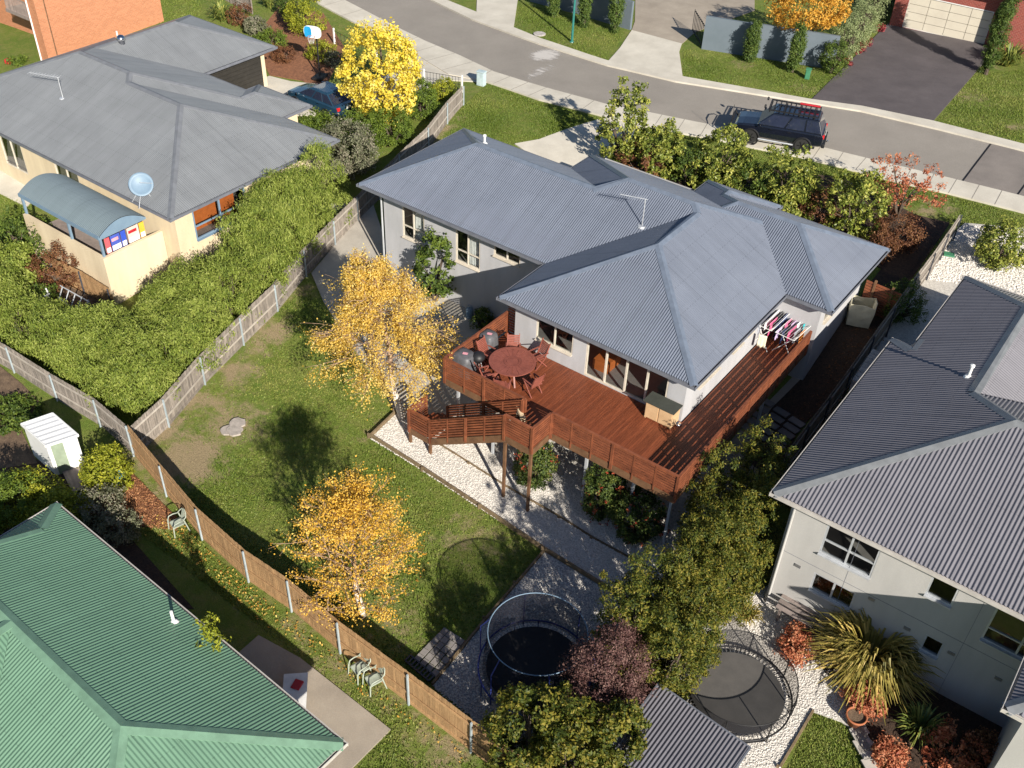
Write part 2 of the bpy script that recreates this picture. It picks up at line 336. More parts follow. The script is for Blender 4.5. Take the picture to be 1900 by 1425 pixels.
def piece(name, m, parent, c, size, rot=(0, 0, 0)):      # one board / slat / slab, placed in world coordinates, sharing its mesh
    o = bpy.data.objects.new(name, unit(m)); COL.objects.link(o); o.parent = parent
    mw = Matrix.Translation(Vector(c)) @ (rot.to_4x4() if isinstance(rot, Matrix) else Matrix.Rotation(rot[2], 4, 'Z') @ Matrix.Rotation(rot[1], 4, 'Y') @ Matrix.Rotation(rot[0], 4, 'X')) @ Matrix.Diagonal((*size, 1))
    o.matrix_basis = MW[parent.name].inverted() @ mw
    return o
def beam(name, m, parent, a, b, w_, h):
    a = Vector(a); b = Vector(b); d = b - a; l = d.length; d.normalize(); side = d.cross(Vector((0, 0, 1)))
    if side.length < 1e-4: side = Vector((1, 0, 0))
    side.normalize(); up = side.cross(d)
    return piece(name, m, parent, (a + b) / 2, (w_, l, h), Matrix((side, d, up)).transposed())
def copy_tree(o, parent=None):
    c = o.copy(); COL.objects.link(c)
    if parent: c.parent = parent
    for ch in o.children: copy_tree(ch, c)
    return c

# ------------------------------------------------------------------ ground sheets
xs = np.concatenate([[-400,-250,-160,-120], np.arange(-95, 45.1, .5), [70,110,200,400]])
ys = np.concatenate([[-400,-200,-100,-50], np.arange(-25, 115.1, .5), [140,200,300,600]])
gx, gy = np.meshgrid(xs, ys); gz = Tn(gx.ravel(), gy.ravel())
V = np.stack([gx.ravel(), gy.ravel(), gz], 1); nx, ny = len(xs), len(ys)
idx = np.arange(nx * ny).reshape(ny, nx)
Fq = np.stack([idx[:-1,:-1], idx[:-1,1:], idx[1:,1:], idx[1:,:-1]], -1).reshape(-1, 4)
def np_mesh(name, V, Fq, m, attrs=None, smooth=False):
    me = bpy.data.meshes.new(name); me.vertices.add(len(V)); me.vertices.foreach_set('co', np.asarray(V, np.float32).ravel())
    k = Fq.shape[1]; me.loops.add(Fq.size); me.loops.foreach_set('vertex_index', np.asarray(Fq, np.int32).ravel())
    me.polygons.add(len(Fq)); me.polygons.foreach_set('loop_start', np.arange(0, Fq.size, k, dtype=np.int32))
    me.polygons.foreach_set('use_smooth', np.full(len(Fq), smooth))
    for a, (dom, arr) in (attrs or {}).items():
        at_ = me.attributes.new(a, 'FLOAT', dom); at_.data.foreach_set('value', np.asarray(arr, np.float32))
    me.update(); me.validate(); me.materials.append(m); return me
# worn, dry and bare spots of the lawns: each has a place of its own
SPOTS = [(432,790,1.6,.75),(345,855,1.7,1.0),(300,905,1.2,.6),(255,845,1.0,.7),(500,615,1.2,.8),(440,690,1.1,.85),(400,750,1.0,.7),(560,545,.9,.6),
 (310,800,1.0,.9),(355,745,.8,.9),(480,650,.8,.7),(560,500,1.0,.7),(700,800,1.2,.5),(860,990,1.6,.45),(900,1000,1.2,.55),(725,1120,1.2,.5),(760,1180,1,.5),(690,1150,.8,.5),
 (800,265,.9,.8),(850,215,.7,.6),(820,240,.8,.8),(470,1110,.7,.5),(540,1165,.8,.5),(620,1240,1,.6),(700,1300,1,.5),(560,1180,.8,.5),(790,1370,1,.6),(840,1400,1,.7),
 (1380,120,.9,.6),(1500,165,1,.5),(1800,180,1.6,.5),(1880,235,.6,.8),(1850,120,1.2,.4),(1050,80,.8,.5),(1330,80,.8,.5),(650,20,1,.6),(620,70,1,.5),(1650,380,1.2,.5),(1750,385,1.4,.5),(1720,390,1,.6),(60,330,1,.5)]
dirt = np.zeros(len(V))
for a, b, r_, s_ in SPOTS:
    g = G(a, b); d2 = (V[:, 0]-g.x)**2 + (V[:, 1]-g.y)**2; dirt = np.maximum(dirt, s_ * np.exp(-d2 / (r_ * r_)))
def grassmat(name, ga, gb, gc, dry):
    m = bpy.data.materials.new(name); m.use_nodes = True; t = m.node_tree; L = t.links.new
    b = t.nodes['Principled BSDF']; b.inputs['Roughness'].default_value = .9; b.inputs['Specular IOR Level'].default_value = .15
    geo = N(t, 'ShaderNodeNewGeometry'); pos = geo.outputs['Position']
    def noise(s, d=5, r=.6):
        n = N(t, 'ShaderNodeTexNoise'); n.inputs['Scale'].default_value = s; n.inputs['Detail'].default_value = d; n.inputs['Roughness'].default_value = r; L(pos, n.inputs['Vector']); return n.outputs[0]
    def rng_(o, a, c, lo=0, hi=1):
        n = N(t, 'ShaderNodeMapRange'); n.inputs[1].default_value = a; n.inputs[2].default_value = c; n.inputs[3].default_value = lo; n.inputs[4].default_value = hi; L(o, n.inputs[0]); return n.outputs[0]
    def mix(f, a, c):
        n = N(t, 'ShaderNodeMix', data_type='RGBA'); L(f, n.inputs[0])
        for s_, q in ((6, a), (7, c)):
            if isinstance(q, tuple): n.inputs[s_].default_value = (*q, 1)
            else: L(q, n.inputs[s_])
        return n.outputs[2]
    c = mix(rng_(noise(.55), .35, .65), ga, gb); c = mix(rng_(noise(2.3, 6, .7), .45, .75, 0, .8), c, gc)
    at_ = N(t, 'ShaderNodeAttribute', attribute_name='bare')
    ad = N(t, 'ShaderNodeMath', operation='ADD'); L(at_.outputs['Fac'], ad.inputs[0]); L(rng_(noise(1.7, 8, .75), .3, .7, -.45, .45), ad.inputs[1])
    c = mix(rng_(ad.outputs[0], .3, .75, 0, .9), c, dry)
    h = N(t, 'ShaderNodeVectorMath', operation='SCALE'); L(c, h.inputs[0]); L(rng_(noise(22, 4, .8), .3, .7, .6, 1.4), h.inputs['Scale']); L(h.outputs[0], b.inputs['Base Color'])
    bp = N(t, 'ShaderNodeBump'); bp.inputs['Strength'].default_value = 1; bp.inputs['Distance'].default_value = .06; L(noise(16, 5, .75), bp.inputs['Height']); L(bp.outputs[0], b.inputs['Normal'])
    return m
M['grass'] = grassmat('lawn_grass', (.105,.16,.026), (.16,.195,.04), (.23,.205,.075), (.31,.235,.145))
go = bpy.data.objects.new('ground', np_mesh('ground', V, Fq, M['grass'], {'bare': ('POINT', dirt)}, True)); COL.objects.link(go); tag(go, kind='structure')

def sheet(name, poly, off, m, skirt=.12, step=1.0, kind='structure', parent=None, **k):
    """a sheet draped on the ground; poly: list of (x, y)"""
    bm = bmesh.new(); bm.faces.new([bm.verts.new((x, y, 0)) for x, y in poly]); bmesh.ops.recalc_face_normals(bm, faces=bm.faces)
    if bm.faces and list(bm.faces)[0].normal.z < 0: bmesh.ops.reverse_faces(bm, faces=bm.faces)
    X = [p[0] for p in poly]; Y = [p[1] for p in poly]
    for ax, lo, hi in ((0, min(X), max(X)), (1, min(Y), max(Y))):
        q = math.ceil(lo / step) * step
        while q < hi:
            co = (q, 0, 0) if ax == 0 else (0, q, 0); no = (1, 0, 0) if ax == 0 else (0, 1, 0)
            bmesh.ops.bisect_plane(bm, geom=list(bm.verts) + list(bm.edges) + list(bm.faces), plane_co=co, plane_no=no); q += step
    bm.verts.ensure_lookup_table(); co = np.array([v.co[:2] for v in bm.verts]); z = Tn(co[:, 0], co[:, 1]) + off
    for v, q in zip(bm.verts, z): v.co.z = q
    ed = [e for e in bm.edges if len(e.link_faces) == 1]
    r_ = bmesh.ops.extrude_edge_only(bm, edges=ed)
    for v in [g for g in r_['geom'] if isinstance(g, bmesh.types.BMVert)]: v.co.z -= skirt
    me = bpy.data.meshes.new(name); bm.to_mesh(me); bm.free(); me.materials.append(m)
    o = bpy.data.objects.new(name, me); COL.objects.link(o)
    if parent is not None: o.parent = parent; o.matrix_basis = MW[parent.name].inverted()
    return tag(o, kind=kind, **k)
def PX(l): return [tuple(G(a, b)[:2]) for a, b in l]

near = [(560,-45),(636,0),(684,25),(789,78),(853,105),(916,135),(979,155),(1027,169),(1126,196),(1200,210),(1309,232),(1400,250),(1531,277),(1624,300),(1750,330),(1887,364),(2000,394),(2150,437)]
far = [(720,-45),(796,0),(874,38),(958,69),(1000,84),(1088,112),(1126,124),(1253,154),(1398,177),(1597,209),(1742,243),(1900,283),(2000,312),(2150,355)]
farK = [(742,-45),(823,0),(884,25),(1000,73),(1095,105),(1126,115),(1267,145),(1398,168),(1503,187),(1600,200),(1729,227),(1900,271),(2000,300),(2150,343)]
nearK = [(540,-45),(612,2),(660,34),(775,88),(840,115),(905,145),(970,167),(1027,181),(1126,207),(1309,245),(1400,263),(1531,290),(1624,314),(1750,345),(1887,380),(2000,409),(2150,452)]
nearP = [(520,-45),(590,8),(650,40),(720,75),(775,105),(832,140),(903,154),(1000,187),(1124,219),(1196,236),(1333,262),(1400,277),(1479,292),(1560,312),(1624,330),(1755,360),(1900,397),(2000,425),(2150,468)]
sheet('road', PX(near) + PX(far)[::-1], .03, M['asphalt'], .1, 2)
def strip(name, a, b, off, m, sk=.14, **k): return sheet(name, PX(a) + PX(b)[::-1], off, m, sk, 2, **k)
strip('kerb', far, farK, .13, M['concrete'], .2)
strip('footpath', near, nearP, .10, M['concrete'], .2)
_nx = [a for a, b in near]; _ny = [b for a, b in near]; _pw = [G(a, b) for a, b in nearP]
def _closest(p):
    best = None
    for a, b in zip(_pw[:-1], _pw[1:]):
        d = b-a; tt = max(0, min(1, (p-a).dot(d)/d.dot(d))); q = a+d*tt
        if best is None or (q-p).length < best[0]: best = (q-p).length, q
    return best[1]
for px_ in list(range(640, 1040, 34))+list(range(1060, 1900, 42)):
    p = G(px_, float(np.interp(px_, _nx, _ny))); q = _closest(p); n = (q-p).cross(Vector((0, 0, 1))).normalized()*.018
    sheet('footpath_joint', [(p-n)[:2], (q-n)[:2], (q+n)[:2], (p+n)[:2]], .105, mat('joint_dirt', (.27,.245,.21)), .01)
sheet('driveway', PX([(1126,117),(1267,147),(1260,97),(1265,82),(1172,57),(1150,90)]), .05, M['concrete'])
sheet('driveway', PX([(1172,57),(1265,82),(1290,60),(1400,20),(1400,-60),(1180,-60),(1178,40)]), .03, M['concdk'])
sheet('driveway', PX([(884,23),(953,53),(965,-30),(886,-30)]), .05, M['concrete'])
sheet('driveway', PX([(1503,188),(1729,228),(1808,137),(1845,95),(1850,86),(1648,44)]), .05, M['asphaltnew'])
sheet('driveway', PX([(1124,219),(1060,238),(1000,260),(955,268),(1000,300),(1060,330),(1110,320),(1150,290),(1196,236)]), .06, M['concrete'])
sheet('driveway', PX([(775,105),(832,140),(868,140),(903,154),(832,150),(800,160),(760,185),(650,215),(540,215),(470,165),(478,150),(500,142),(540,152),(640,160),(720,140)]), .05, M['concrete'])
sheet('road_patch', PX([(1785,337),(1838,267),(1900,283),(1900,367)]), .034, M['asphpatch'], .02)
for a, b in (((1785.5,337),(1838,268)), ((1886,364),(1915,325))):
    p, q = G(*a), G(*b); n = (q - p).cross(Vector((0, 0, 1))).normalized() * .045
    sheet('bitumen_joint', [(p-n)[:2], (q-n)[:2], (q+n)[:2], (p+n)[:2]], .04, M['seal'], .01)
# worn white stain on the road: patchy whitewash, broken up along the wheel tracks
def stainmat():
    m = bpy.data.materials.new('worn_whitewash'); m.use_nodes = True; t = m.node_tree; L = t.links.new; b = t.nodes['Principled BSDF']; b.inputs['Roughness'].default_value = .9
    geo = N(t, 'ShaderNodeNewGeometry'); mp = N(t, 'ShaderNodeMapping'); mp.inputs['Rotation'].default_value = (0, 0, -.15); mp.inputs['Scale'].default_value = (1.1, 5.0, 1); L(geo.outputs['Position'], mp.inputs['Vector'])
    n = N(t, 'ShaderNodeTexNoise'); n.inputs['Scale'].default_value = 1.0; n.inputs['Detail'].default_value = 7; n.inputs['Roughness'].default_value = .7; L(mp.outputs[0], n.inputs['Vector'])
    a = N(t, 'ShaderNodeAttribute', attribute_name='wear'); s1 = N(t, 'ShaderNodeMath', operation='ADD'); L(n.outputs[0], s1.inputs[0]); L(a.outputs['Fac'], s1.inputs[1])
    r_ = N(t, 'ShaderNodeMapRange'); r_.inputs[1].default_value = .92; r_.inputs[2].default_value = 1.12; L(s1.outputs[0], r_.inputs[0])
    b.inputs['Base Color'].default_value = (.50,.47,.44,1); tr = N(t, 'ShaderNodeBsdfTransparent'); mx = N(t, 'ShaderNodeMixShader'); L(r_.outputs[0], mx.inputs[0]); L(tr.outputs[0], mx.inputs[1]); L(b.outputs[0], mx.inputs[2]); L(mx.outputs[0], t.nodes['Material Output'].inputs[0]); return m
so_ = sheet('road_stain', PX([(965,88),(1005,80),(1060,92),(1050,125),(1025,165),(985,165),(975,130)]), .036, stainmat(), 0, .25)
me = so_.data; wa = me.attributes.new('wear', 'FLOAT', 'POINT'); c1 = G(1012,103); c2 = G(1000,135)
wa.data.foreach_set('value', [max(.70*math.exp(-(((v.co.x-c1.x)/1.25)**2+((v.co.y-c1.y)/1.5)**2)**1.5), .56*math.exp(-(((v.co.x-c2.x)/.7)**2+((v.co.y-c2.y)/2.2)**2)**1.5)) for v in me.vertices])

# paved, gravelled and planted areas round the houses
sheet('patio', PX([(690,372),(640,432),(578,508),(600,560),(650,640),(700,705),(735,768),(800,778),(960,700),(970,560),(760,500),(722,470)]), .05, mat('patio_concrete', (.46,.425,.37), (.34,.31,.27), .9, .8, .15, 30, fine=.08, contrast=(.3,.7)))
sheet('gravel_bed', PX([(687,812),(735,768),(800,778),(960,700),(1100,760),(1300,820),(1330,900),(1300,990),(1235,1110),(1215,1150),(1142,1103),(1010,1022),(893,944)]), .045, M['gravel'])
sheet('gravel_bed', PX([(1010,1025),(1142,1105),(1215,1152),(1240,1200),(1230,1300),(1180,1425),(1100,1500),(940,1420),(870,1325),(802,1272)]), .04, mat('shade_darkened_gravel', (.36,.35,.34), (.24,.235,.23), .95, 9, .45, 45, fine=.3))  # same gravel, its colour darkened for the shade round the netted trampoline
sheet('gravel_bed', PX([(1240,1190),(1330,1130),(1430,1085),(1500,1080),(1560,1170),(1640,1250),(1760,1300),(1900,1340),(1900,1480),(1690,1430),(1560,1340),(1507,1322),(1447,1425),(1400,1500),(1180,1470),(1190,1300)]), .045, M['gravel'])
sheet('gravel_bed', PX([(1762,440),(1790,415),(1900,425),(1990,470),(1990,640),(1880,600),(1790,560),(1640,690),(1560,800),(1600,650),(1700,520)]), .05, M['gravel'])
sheet('mulch_bed', PX([(1130,292),(1400,420),(1640,500),(1700,400),(1560,330),(1400,310),(1180,260)]), .04, M['mulch'])
sheet('mulch_bed', PX([(1650,480),(1700,400),(1762,415),(1690,520),(1560,720),(1480,800),(1440,900),(1380,850),(1430,760),(1500,690),(1590,560)]), .05, M['mulch'])
sheet('concrete_path', PX([(1255,930),(1300,1010),(1360,930),(1440,850),(1520,720),(1600,600),(1590,560),(1540,600),(1480,690),(1380,790)]), .03, M['concdk'])
sheet('mulch_bed', PX([(215,845),(262,895),(328,960),(330,985),(240,975),(205,985),(180,930)]), .03, M['mulchred'])
sheet('mulch_bed', PX([(480,60),(520,10),(600,25),(640,90),(600,170),(560,150),(500,140),(480,100)]), .03, M['mulchred'])
sheet('mulch_bed', PX([(1560,1170),(1640,1250),(1900,1300),(1900,1450),(1700,1440),(1610,1370),(1560,1280),(1470,1190),(1500,1140)]), .06, M['mulch'])
sheet('concrete_path', PX([(440,1215),(480,1180),(557,1222),(725,1355),(640,1440),(560,1500),(500,1400)]), .05, M['concdk'])
sheet('garden_soil', PX([(0,680),(40,712),(72,745),(40,800),(70,860),(0,870),(-80,800),(-80,660)]), .03, M['soil'])
sheet('garden_soil', PX([(60,500),(210,545),(160,590),(60,575)]), .03, M['soil'])
sheet('concrete_path', PX([(-60,270),(0,285),(75,355),(50,385),(-60,330)]), .04, M['concrete'])
sheet('concrete_path', PX([(592,380),(640,378),(650,392),(608,425)]), .05, M['concrete'])
sheet('mulch_bed', PX([(0,865),(60,850),(200,905),(190,960),(230,985),(360,1130),(300,1130),(100,960),(0,1000)]), .02, M['mulch'])

# ------------------------------------------------------------------ roofs
def clip(poly, a, b, c):                 # keep a*x+b*y+c >= 0
    o = []; n = len(poly)
    for i in range(n):
        p, q = poly[i], poly[(i+1) % n]; fp = a*p[0]+b*p[1]+c; fq = a*q[0]+b*q[1]+c
        if fp >= 0: o.append(p)
        if (fp > 0 and fq < 0) or (fp < 0 and fq > 0):
            t = fp/(fp-fq); o.append((p[0]+(q[0]-p[0])*t, p[1]+(q[1]-p[1])*t))
    r_ = []
    for p in o:
        if not r_ or abs(p[0]-r_[-1][0])+abs(p[1]-r_[-1][1]) > 1e-5: r_.append(p)
    if len(r_) > 1 and abs(r_[0][0]-r_[-1][0])+abs(r_[0][1]-r_[-1][1]) < 1e-5: r_.pop()
    A = sum(r_[i][0]*r_[(i+1) % len(r_)][1]-r_[(i+1) % len(r_)][0]*r_[i][1] for i in range(len(r_)))/2 if len(r_) > 2 else 0
    return r_ if A > 1e-3 else []
def roof_faces(rects):
    pl = []
    for r_ in rects:
        x0, x1, y0, y1, ze, p = r_[:6]
        pl.append([(p, 0, ze-p*x0), (-p, 0, ze+p*x1), (0, p, ze-p*y0), (0, -p, ze+p*y1)])
        if len(r_) > 6: pl[-1][0] = (0, 0, 1e3); pl[-1][1] = (0, 0, 1.001e3)      # gabled at both x ends
    faces = []
    for i, r_ in enumerate(rects):
        x0, x1, y0, y1 = r_[:4]
        for k in range(4):
            a, b, c = pl[i][k]; poly = [(x0,y0),(x1,y0),(x1,y1),(x0,y1)]
            for m_ in range(4):
                if m_ != k and poly: A, B, C = pl[i][m_]; poly = clip(poly, A-a, B-b, C-c)
            pieces = [poly] if poly else []
            for j, rj in enumerate(rects):
                if j == i: continue
                eps = 1e-4 if j < i else -1e-4
                H = [(1,0,-rj[0]),(-1,0,rj[1]),(0,1,-rj[2]),(0,-1,rj[3])] + [(A-a, B-b, C-c+eps) for A, B, C in pl[j]]
                new = []
                for q in pieces:
                    rem = q
                    for h in H:
                        o_ = clip(rem, -h[0], -h[1], -h[2]);
                        if o_: new.append(o_)
                        rem = clip(rem, *h)
                        if not rem: break
                pieces = new
            faces += [(q, (a, b, c), k) for q in pieces]
    return faces, pl
def roof_h(rects, pl, x, y):
    best = None
    for r_, ps in zip(rects, pl):
        if r_[0]-1e-6 <= x <= r_[1]+1e-6 and r_[2]-1e-6 <= y <= r_[3]+1e-6:
            k = min(ps, key=lambda q: q[0]*x+q[1]*y+q[2]); z = k[0]*x+k[1]*y+k[2]
            if best is None or z > best[0]+1e-6: best = (z, k)
    return best
def roof(parent, rects, m, capm, gutm, spacing=.1, amp=.012, capw=.16, soffit=True):
    faces, pl = roof_faces(rects); mb = MB(); mb.uv = []
    for poly, (a, b, c), k in faces:
        ax = 1 if k < 2 else 0            # corrugations run up the slope; s runs along the eave
        S = [q[ax] for q in poly]; lo, hi = min(S), max(S); ds = spacing / 6
        g = [lo] + [i*ds for i in range(math.floor(lo/ds)+1, math.ceil(hi/ds)) if lo+1e-4 < i*ds < hi-1e-4] + [hi] + [q for q in S if lo+1e-4 < q < hi-1e-4]
        g = sorted(set(round(q, 6) for q in g)); rows = []
        for s in g:
            ss = min(max(s, lo+1e-6), hi-1e-6); ts = []
            for i in range(len(poly)):
                p, q = poly[i], poly[(i+1) % len(poly)]
                if (p[ax]-ss)*(q[ax]-ss) <= 0 and abs(p[ax]-q[ax]) > 1e-9:
                    t = (ss-p[ax])/(q[ax]-p[ax]); ts.append(p[1-ax]+(q[1-ax]-p[1-ax])*t)
            if len(ts) < 2: continue
            t0, t1 = min(ts), max(ts); dz = amp*math.cos(2*math.pi*s/spacing); pr_ = []
            for t in (t0, t1):
                x, y = (s, t) if ax == 0 else (t, s); pr_.append((x, y, a*x+b*y+c+dz+.03))
            rows.append((s, t0, t1, pr_))
        sl_ = math.sqrt(1+a*a+b*b)
        flip = (ax == 1)
        for (s0, a0, a1, p0), (s1, b0, b1, p1) in zip(rows[:-1], rows[1:]):
            n = len(mb.v); mb.v += [p0[0], p1[0], p1[1], p0[1]]
            f = (n, n+1, n+2, n+3); uv = [(s0, a0*sl_), (s1, b0*sl_), (s1, b1*sl_), (s0, a1*sl_)]
            if flip: f = f[::-1]; uv = uv[::-1]
            mb.f.append(f); mb.uv.append(uv)
    ro = mb.build('roof', m, parent)
    so = MB(); segs = {}; eaves = {}
    for poly, (a, b, c), k in faces:
        for i in range(len(poly)):
            p, q = Vector(poly[i]), Vector(poly[(i+1) % len(poly)]); d = q-p
            if d.length < .02: continue
            d.normalize(); nrm = Vector((-d.y, d.x)); nseg = max(1, int((q-p).length/.4))
            for u in range(nseg):
                s0 = p.lerp(q, u/nseg); s1 = p.lerp(q, (u+1)/nseg); mid = (s0+s1)/2
                A = roof_h(rects, pl, *(mid+nrm*.02)); B = roof_h(rects, pl, *(mid-nrm*.02))
                if A is None and B is None: continue
                dd = d if (d.x > 1e-6 or (abs(d.x) <= 1e-6 and d.y > 0)) else -d
                off = round(float(dd.x*mid.y-dd.y*mid.x), 2); ang = round(math.atan2(dd.y, dd.x), 3)
                if A is None or B is None:
                    sgn = 1 if A is None else -1; on = nrm*sgn; key = (ang, off, round(on.x), round(on.y)); bucket = eaves; info = (on.x, on.y)
                else:
                    if max(abs(A[1][0]-B[1][0]), abs(A[1][1]-B[1][1])) < 1e-3 and abs(A[1][2]-B[1][2]) < 1e-3: continue
                    zm = roof_h(rects, pl, *mid)[0]
                    if (A[0]+B[0])/2 > zm-1e-4: continue
                    key = (ang, off); bucket = segs; info = None
                t0, t1 = sorted((s0.dot(dd), s1.dot(dd))); base = dd*0+Vector((-dd.y, dd.x))*float(dd.x*mid.y-dd.y*mid.x)
                bucket.setdefault(key, (dd.copy(), base, info, []))[3].append((t0, t1))
    def merge(l):
        l = sorted(l); o = [list(l[0])]
        for a, b in l[1:]:
            if a <= o[-1][1]+.06: o[-1][1] = max(o[-1][1], b)
            else: o.append([a, b])
        return o
    for dd, base, info, l in segs.values():
        nrm = Vector((-dd.y, dd.x))
        for t0, t1 in merge(l):
            if t1-t0 < .3: continue
            c = MB(); vs = []
            for t in (t0, t1):
                m0 = base+dd*t; ins = base+dd*(min(max(t, t0+.05), t1-.05)); h = roof_h(rects, pl, *ins)
                hh = roof_h(rects, pl, *m0); z = (hh or h)[0]
                row = []
                for e in (-capw, 0, capw):
                    q = m0+nrm*e; hq = roof_h(rects, pl, *(ins+nrm*e)); dz = (hq[0]-h[0]) if hq else -.06
                    row.append((q.x, q.y, z+dz+(.062 if e == 0 else .047)))
                row = [(row[0][0], row[0][1], row[0][2]-.03)] + row + [(row[2][0], row[2][1], row[2][2]-.03)]
                vs += row
            c.add(vs, [(0,5,6,1),(1,6,7,2),(2,7,8,3),(3,8,9,4)]); c.build('ridge_cap', capm, ro)
    for dd, base, (ox, oy), l in eaves.values():
        on = Vector((ox, oy))
        for t0, t1 in merge(l):
            if t1-t0 < .15: continue
            p0 = base+dd*t0; p1 = base+dd*t1; ins = (p0+p1)/2-on*.03; z = roof_h(rects, pl, *ins)[0]
            g = MB(); a = p0+on*.075; b = p1+on*.075; ext = dd*.1
            g.bar((*(a-ext), z-.055), (*(b+ext), z-.055), .02, .13)              # outer lip
            a2 = p0+on*.035; b2 = p1+on*.035; g.bar((*(a2-ext*.6), z-.10), (*(b2+ext*.6), z-.10), .06, .02)
            g.build('gutter', gutm, ro)
            g = MB(); a3 = p0-on*.02; b3 = p1-on*.02; g.bar((*a3, z-.10), (*b3, z-.10), .03, .17); g.build('fascia', gutm, ro)
    if soffit:
        for poly, (a, b, c), k in faces:
            ze = min(a*x+b*y+c for x, y in poly); ze = min(r_[4] for r_ in rects)
            n = len(so.v); so.v += [(x, y, ze-.165) for x, y in poly]; so.f.append(tuple(range(n, n+len(poly)))[::-1])
        so.build('soffit', M['soffit'], parent)
    return ro

# ------------------------------------------------------------------ walls and windows
def wall(parent, m, pts, z0, z1, holes={}, closed=True, name='wall', th=.14):
    """pts ccw, outward on the right; holes[i] = [(s0, s1, za, zb, kind, opts)]"""
    n = len(pts)
    for i in range(n if closed else n-1):
        p = Vector((*pts[i], 0)); q = Vector((*pts[(i+1) % n], 0)); d = (q-p); Ln = d.length; d.normalize(); on = Vector((d.y, -d.x, 0)); hs = holes.get(i, [])
        S = sorted({0, Ln} | {h[0] for h in hs} | {h[1] for h in hs}); Z = sorted({z0, z1} | {h[2] for h in hs} | {h[3] for h in hs}); mb = MB()
        for s0, s1 in zip(S[:-1], S[1:]):
            for a, b in zip(Z[:-1], Z[1:]):
                if any(h[0]-1e-6 <= s0 and s1 <= h[1]+1e-6 and h[2]-1e-6 <= a and b <= h[3]+1e-6 for h in hs): continue
                A = p+d*s0; B = p+d*s1; mb.add([(A.x,A.y,a),(B.x,B.y,a),(B.x,B.y,b),(A.x,A.y,b)], [(0,1,2,3)])
        for h in hs:
            s0, s1, a, b = h[:4]; A = p+d*s0; B = p+d*s1; A2 = A-on*th; B2 = B-on*th
            mb.add([(A.x,A.y,a),(B.x,B.y,a),(B.x,B.y,b),(A.x,A.y,b),(A2.x,A2.y,a),(B2.x,B2.y,a),(B2.x,B2.y,b),(A2.x,A2.y,b)],
                   [(0,4,5,1),(1,5,6,2),(2,6,7,3),(3,7,4,0)])
        mb.build(name, m, parent)
        for h in hs: window(parent, p, d, on, *h)
def window(parent, p, d, on, s0, s1, za, zb, kind='window', o=None):
    o = o or {}; fm = o.get('frame', M['frame']); nv = o.get('nv', 2); tr = o.get('tr', None); fw = o.get('fw', .055)
    c0 = p+d*s0-on*.05; c1 = p+d*s1-on*.05; W_ = s1-s0
    f = MB()
    f.bar((*c0[:2], za+fw/2), (*c1[:2], za+fw/2), .09, fw); f.bar((*c0[:2], zb-fw/2), (*c1[:2], zb-fw/2), .09, fw)
    ps = [fw/2]+[W_*k/nv for k in range(1, nv)]+[W_-fw/2]
    ps = o.get('pos', ps)
    for s in ps:
        q = c0+d*s; f.obox((q.x, q.y, (za+zb)/2), (fw, .085, zb-za-2*fw), math.atan2(d.y, d.x))
    if tr:
        a, b = c0+d*fw, c1-d*fw; f.bar((*a[:2], za+tr), (*b[:2], za+tr), .07, fw*.8)
    wo = f.build(kind, fm, parent)
    for k in range(len(ps)-1):
        a = c0+d*(ps[k]+fw/2); b = c0+d*(ps[k+1]-fw/2); g = MB(); g.add([(*a[:2], za+fw), (*b[:2], za+fw), (*b[:2], zb-fw), (*a[:2], zb-fw)], [(0,1,2,3)]); g.build('pane', M['glass'], wo)
    if o.get('sill', True) and kind == 'window':
        g = MB(); a = c0+on*.09; b = c1+on*.09; g.bar((*a[:2], za-.02), (*b[:2], za-.02), .12, .04); g.build('sill', fm, wo)
    for (u0, u1) in o.get('curt', []):
        g = MB(); nn = 26; vs = []
        for q in range(nn+1):
            s = u0*W_+(u1-u0)*W_*q/nn; v = c0+d*s-on*(.16+.03*math.sin(q*1.9)); vs += [(v.x, v.y, za), (v.x, v.y, zb)]
        g.add(vs, [(2*q, 2*q+2, 2*q+3, 2*q+1) for q in range(nn)]); g.build('curtain', M['curtain'], wo)
    if 'back' in o:
        g = MB(); a = c0-on*.9; b = c1-on*.9; g.add([(*a[:2], za-.3), (*b[:2], za-.3), (*b[:2], zb+.1), (*a[:2], zb+.1)], [(0,1,2,3)]); g.build('blind', o['back'], wo)

# ================================================================== MAIN HOUSE
ZE, PT = 2.35, .48
H1 = thing('house', (-18, 34, -1.2), 'light grey rendered house with slate blue corrugated roof and red timber deck, in the middle', 'house')
rects = [(-23.72,-10.97,29.85,39.38,ZE,PT), (-30.33,-10.97,29.85,37.55,ZE,PT), (-19.73,-10.97,26.68,39.38,ZE,PT),
         (-18.01,-9.02,34.27,40.38,ZE,PT), (-18.01,-14.3,32.5,40.82,ZE,PT)]
roof(H1, rects, R_MAIN, mat('slate_blue_flashing', (.15,.18,.235), rough=.4), M['gutter'], .1, .02)
wp = [(-19.35,27.3),(-11.5,27.3),(-11.5,34.85),(-9.55,34.85),(-9.55,39.85),(-23.2,39.85),(-23.2,37.0),(-29.4,37.0),(-29.4,30.45),(-19.35,30.45)]
CU = {'nv': 2, 'tr': .62, 'curt': [(.45,.95)]}
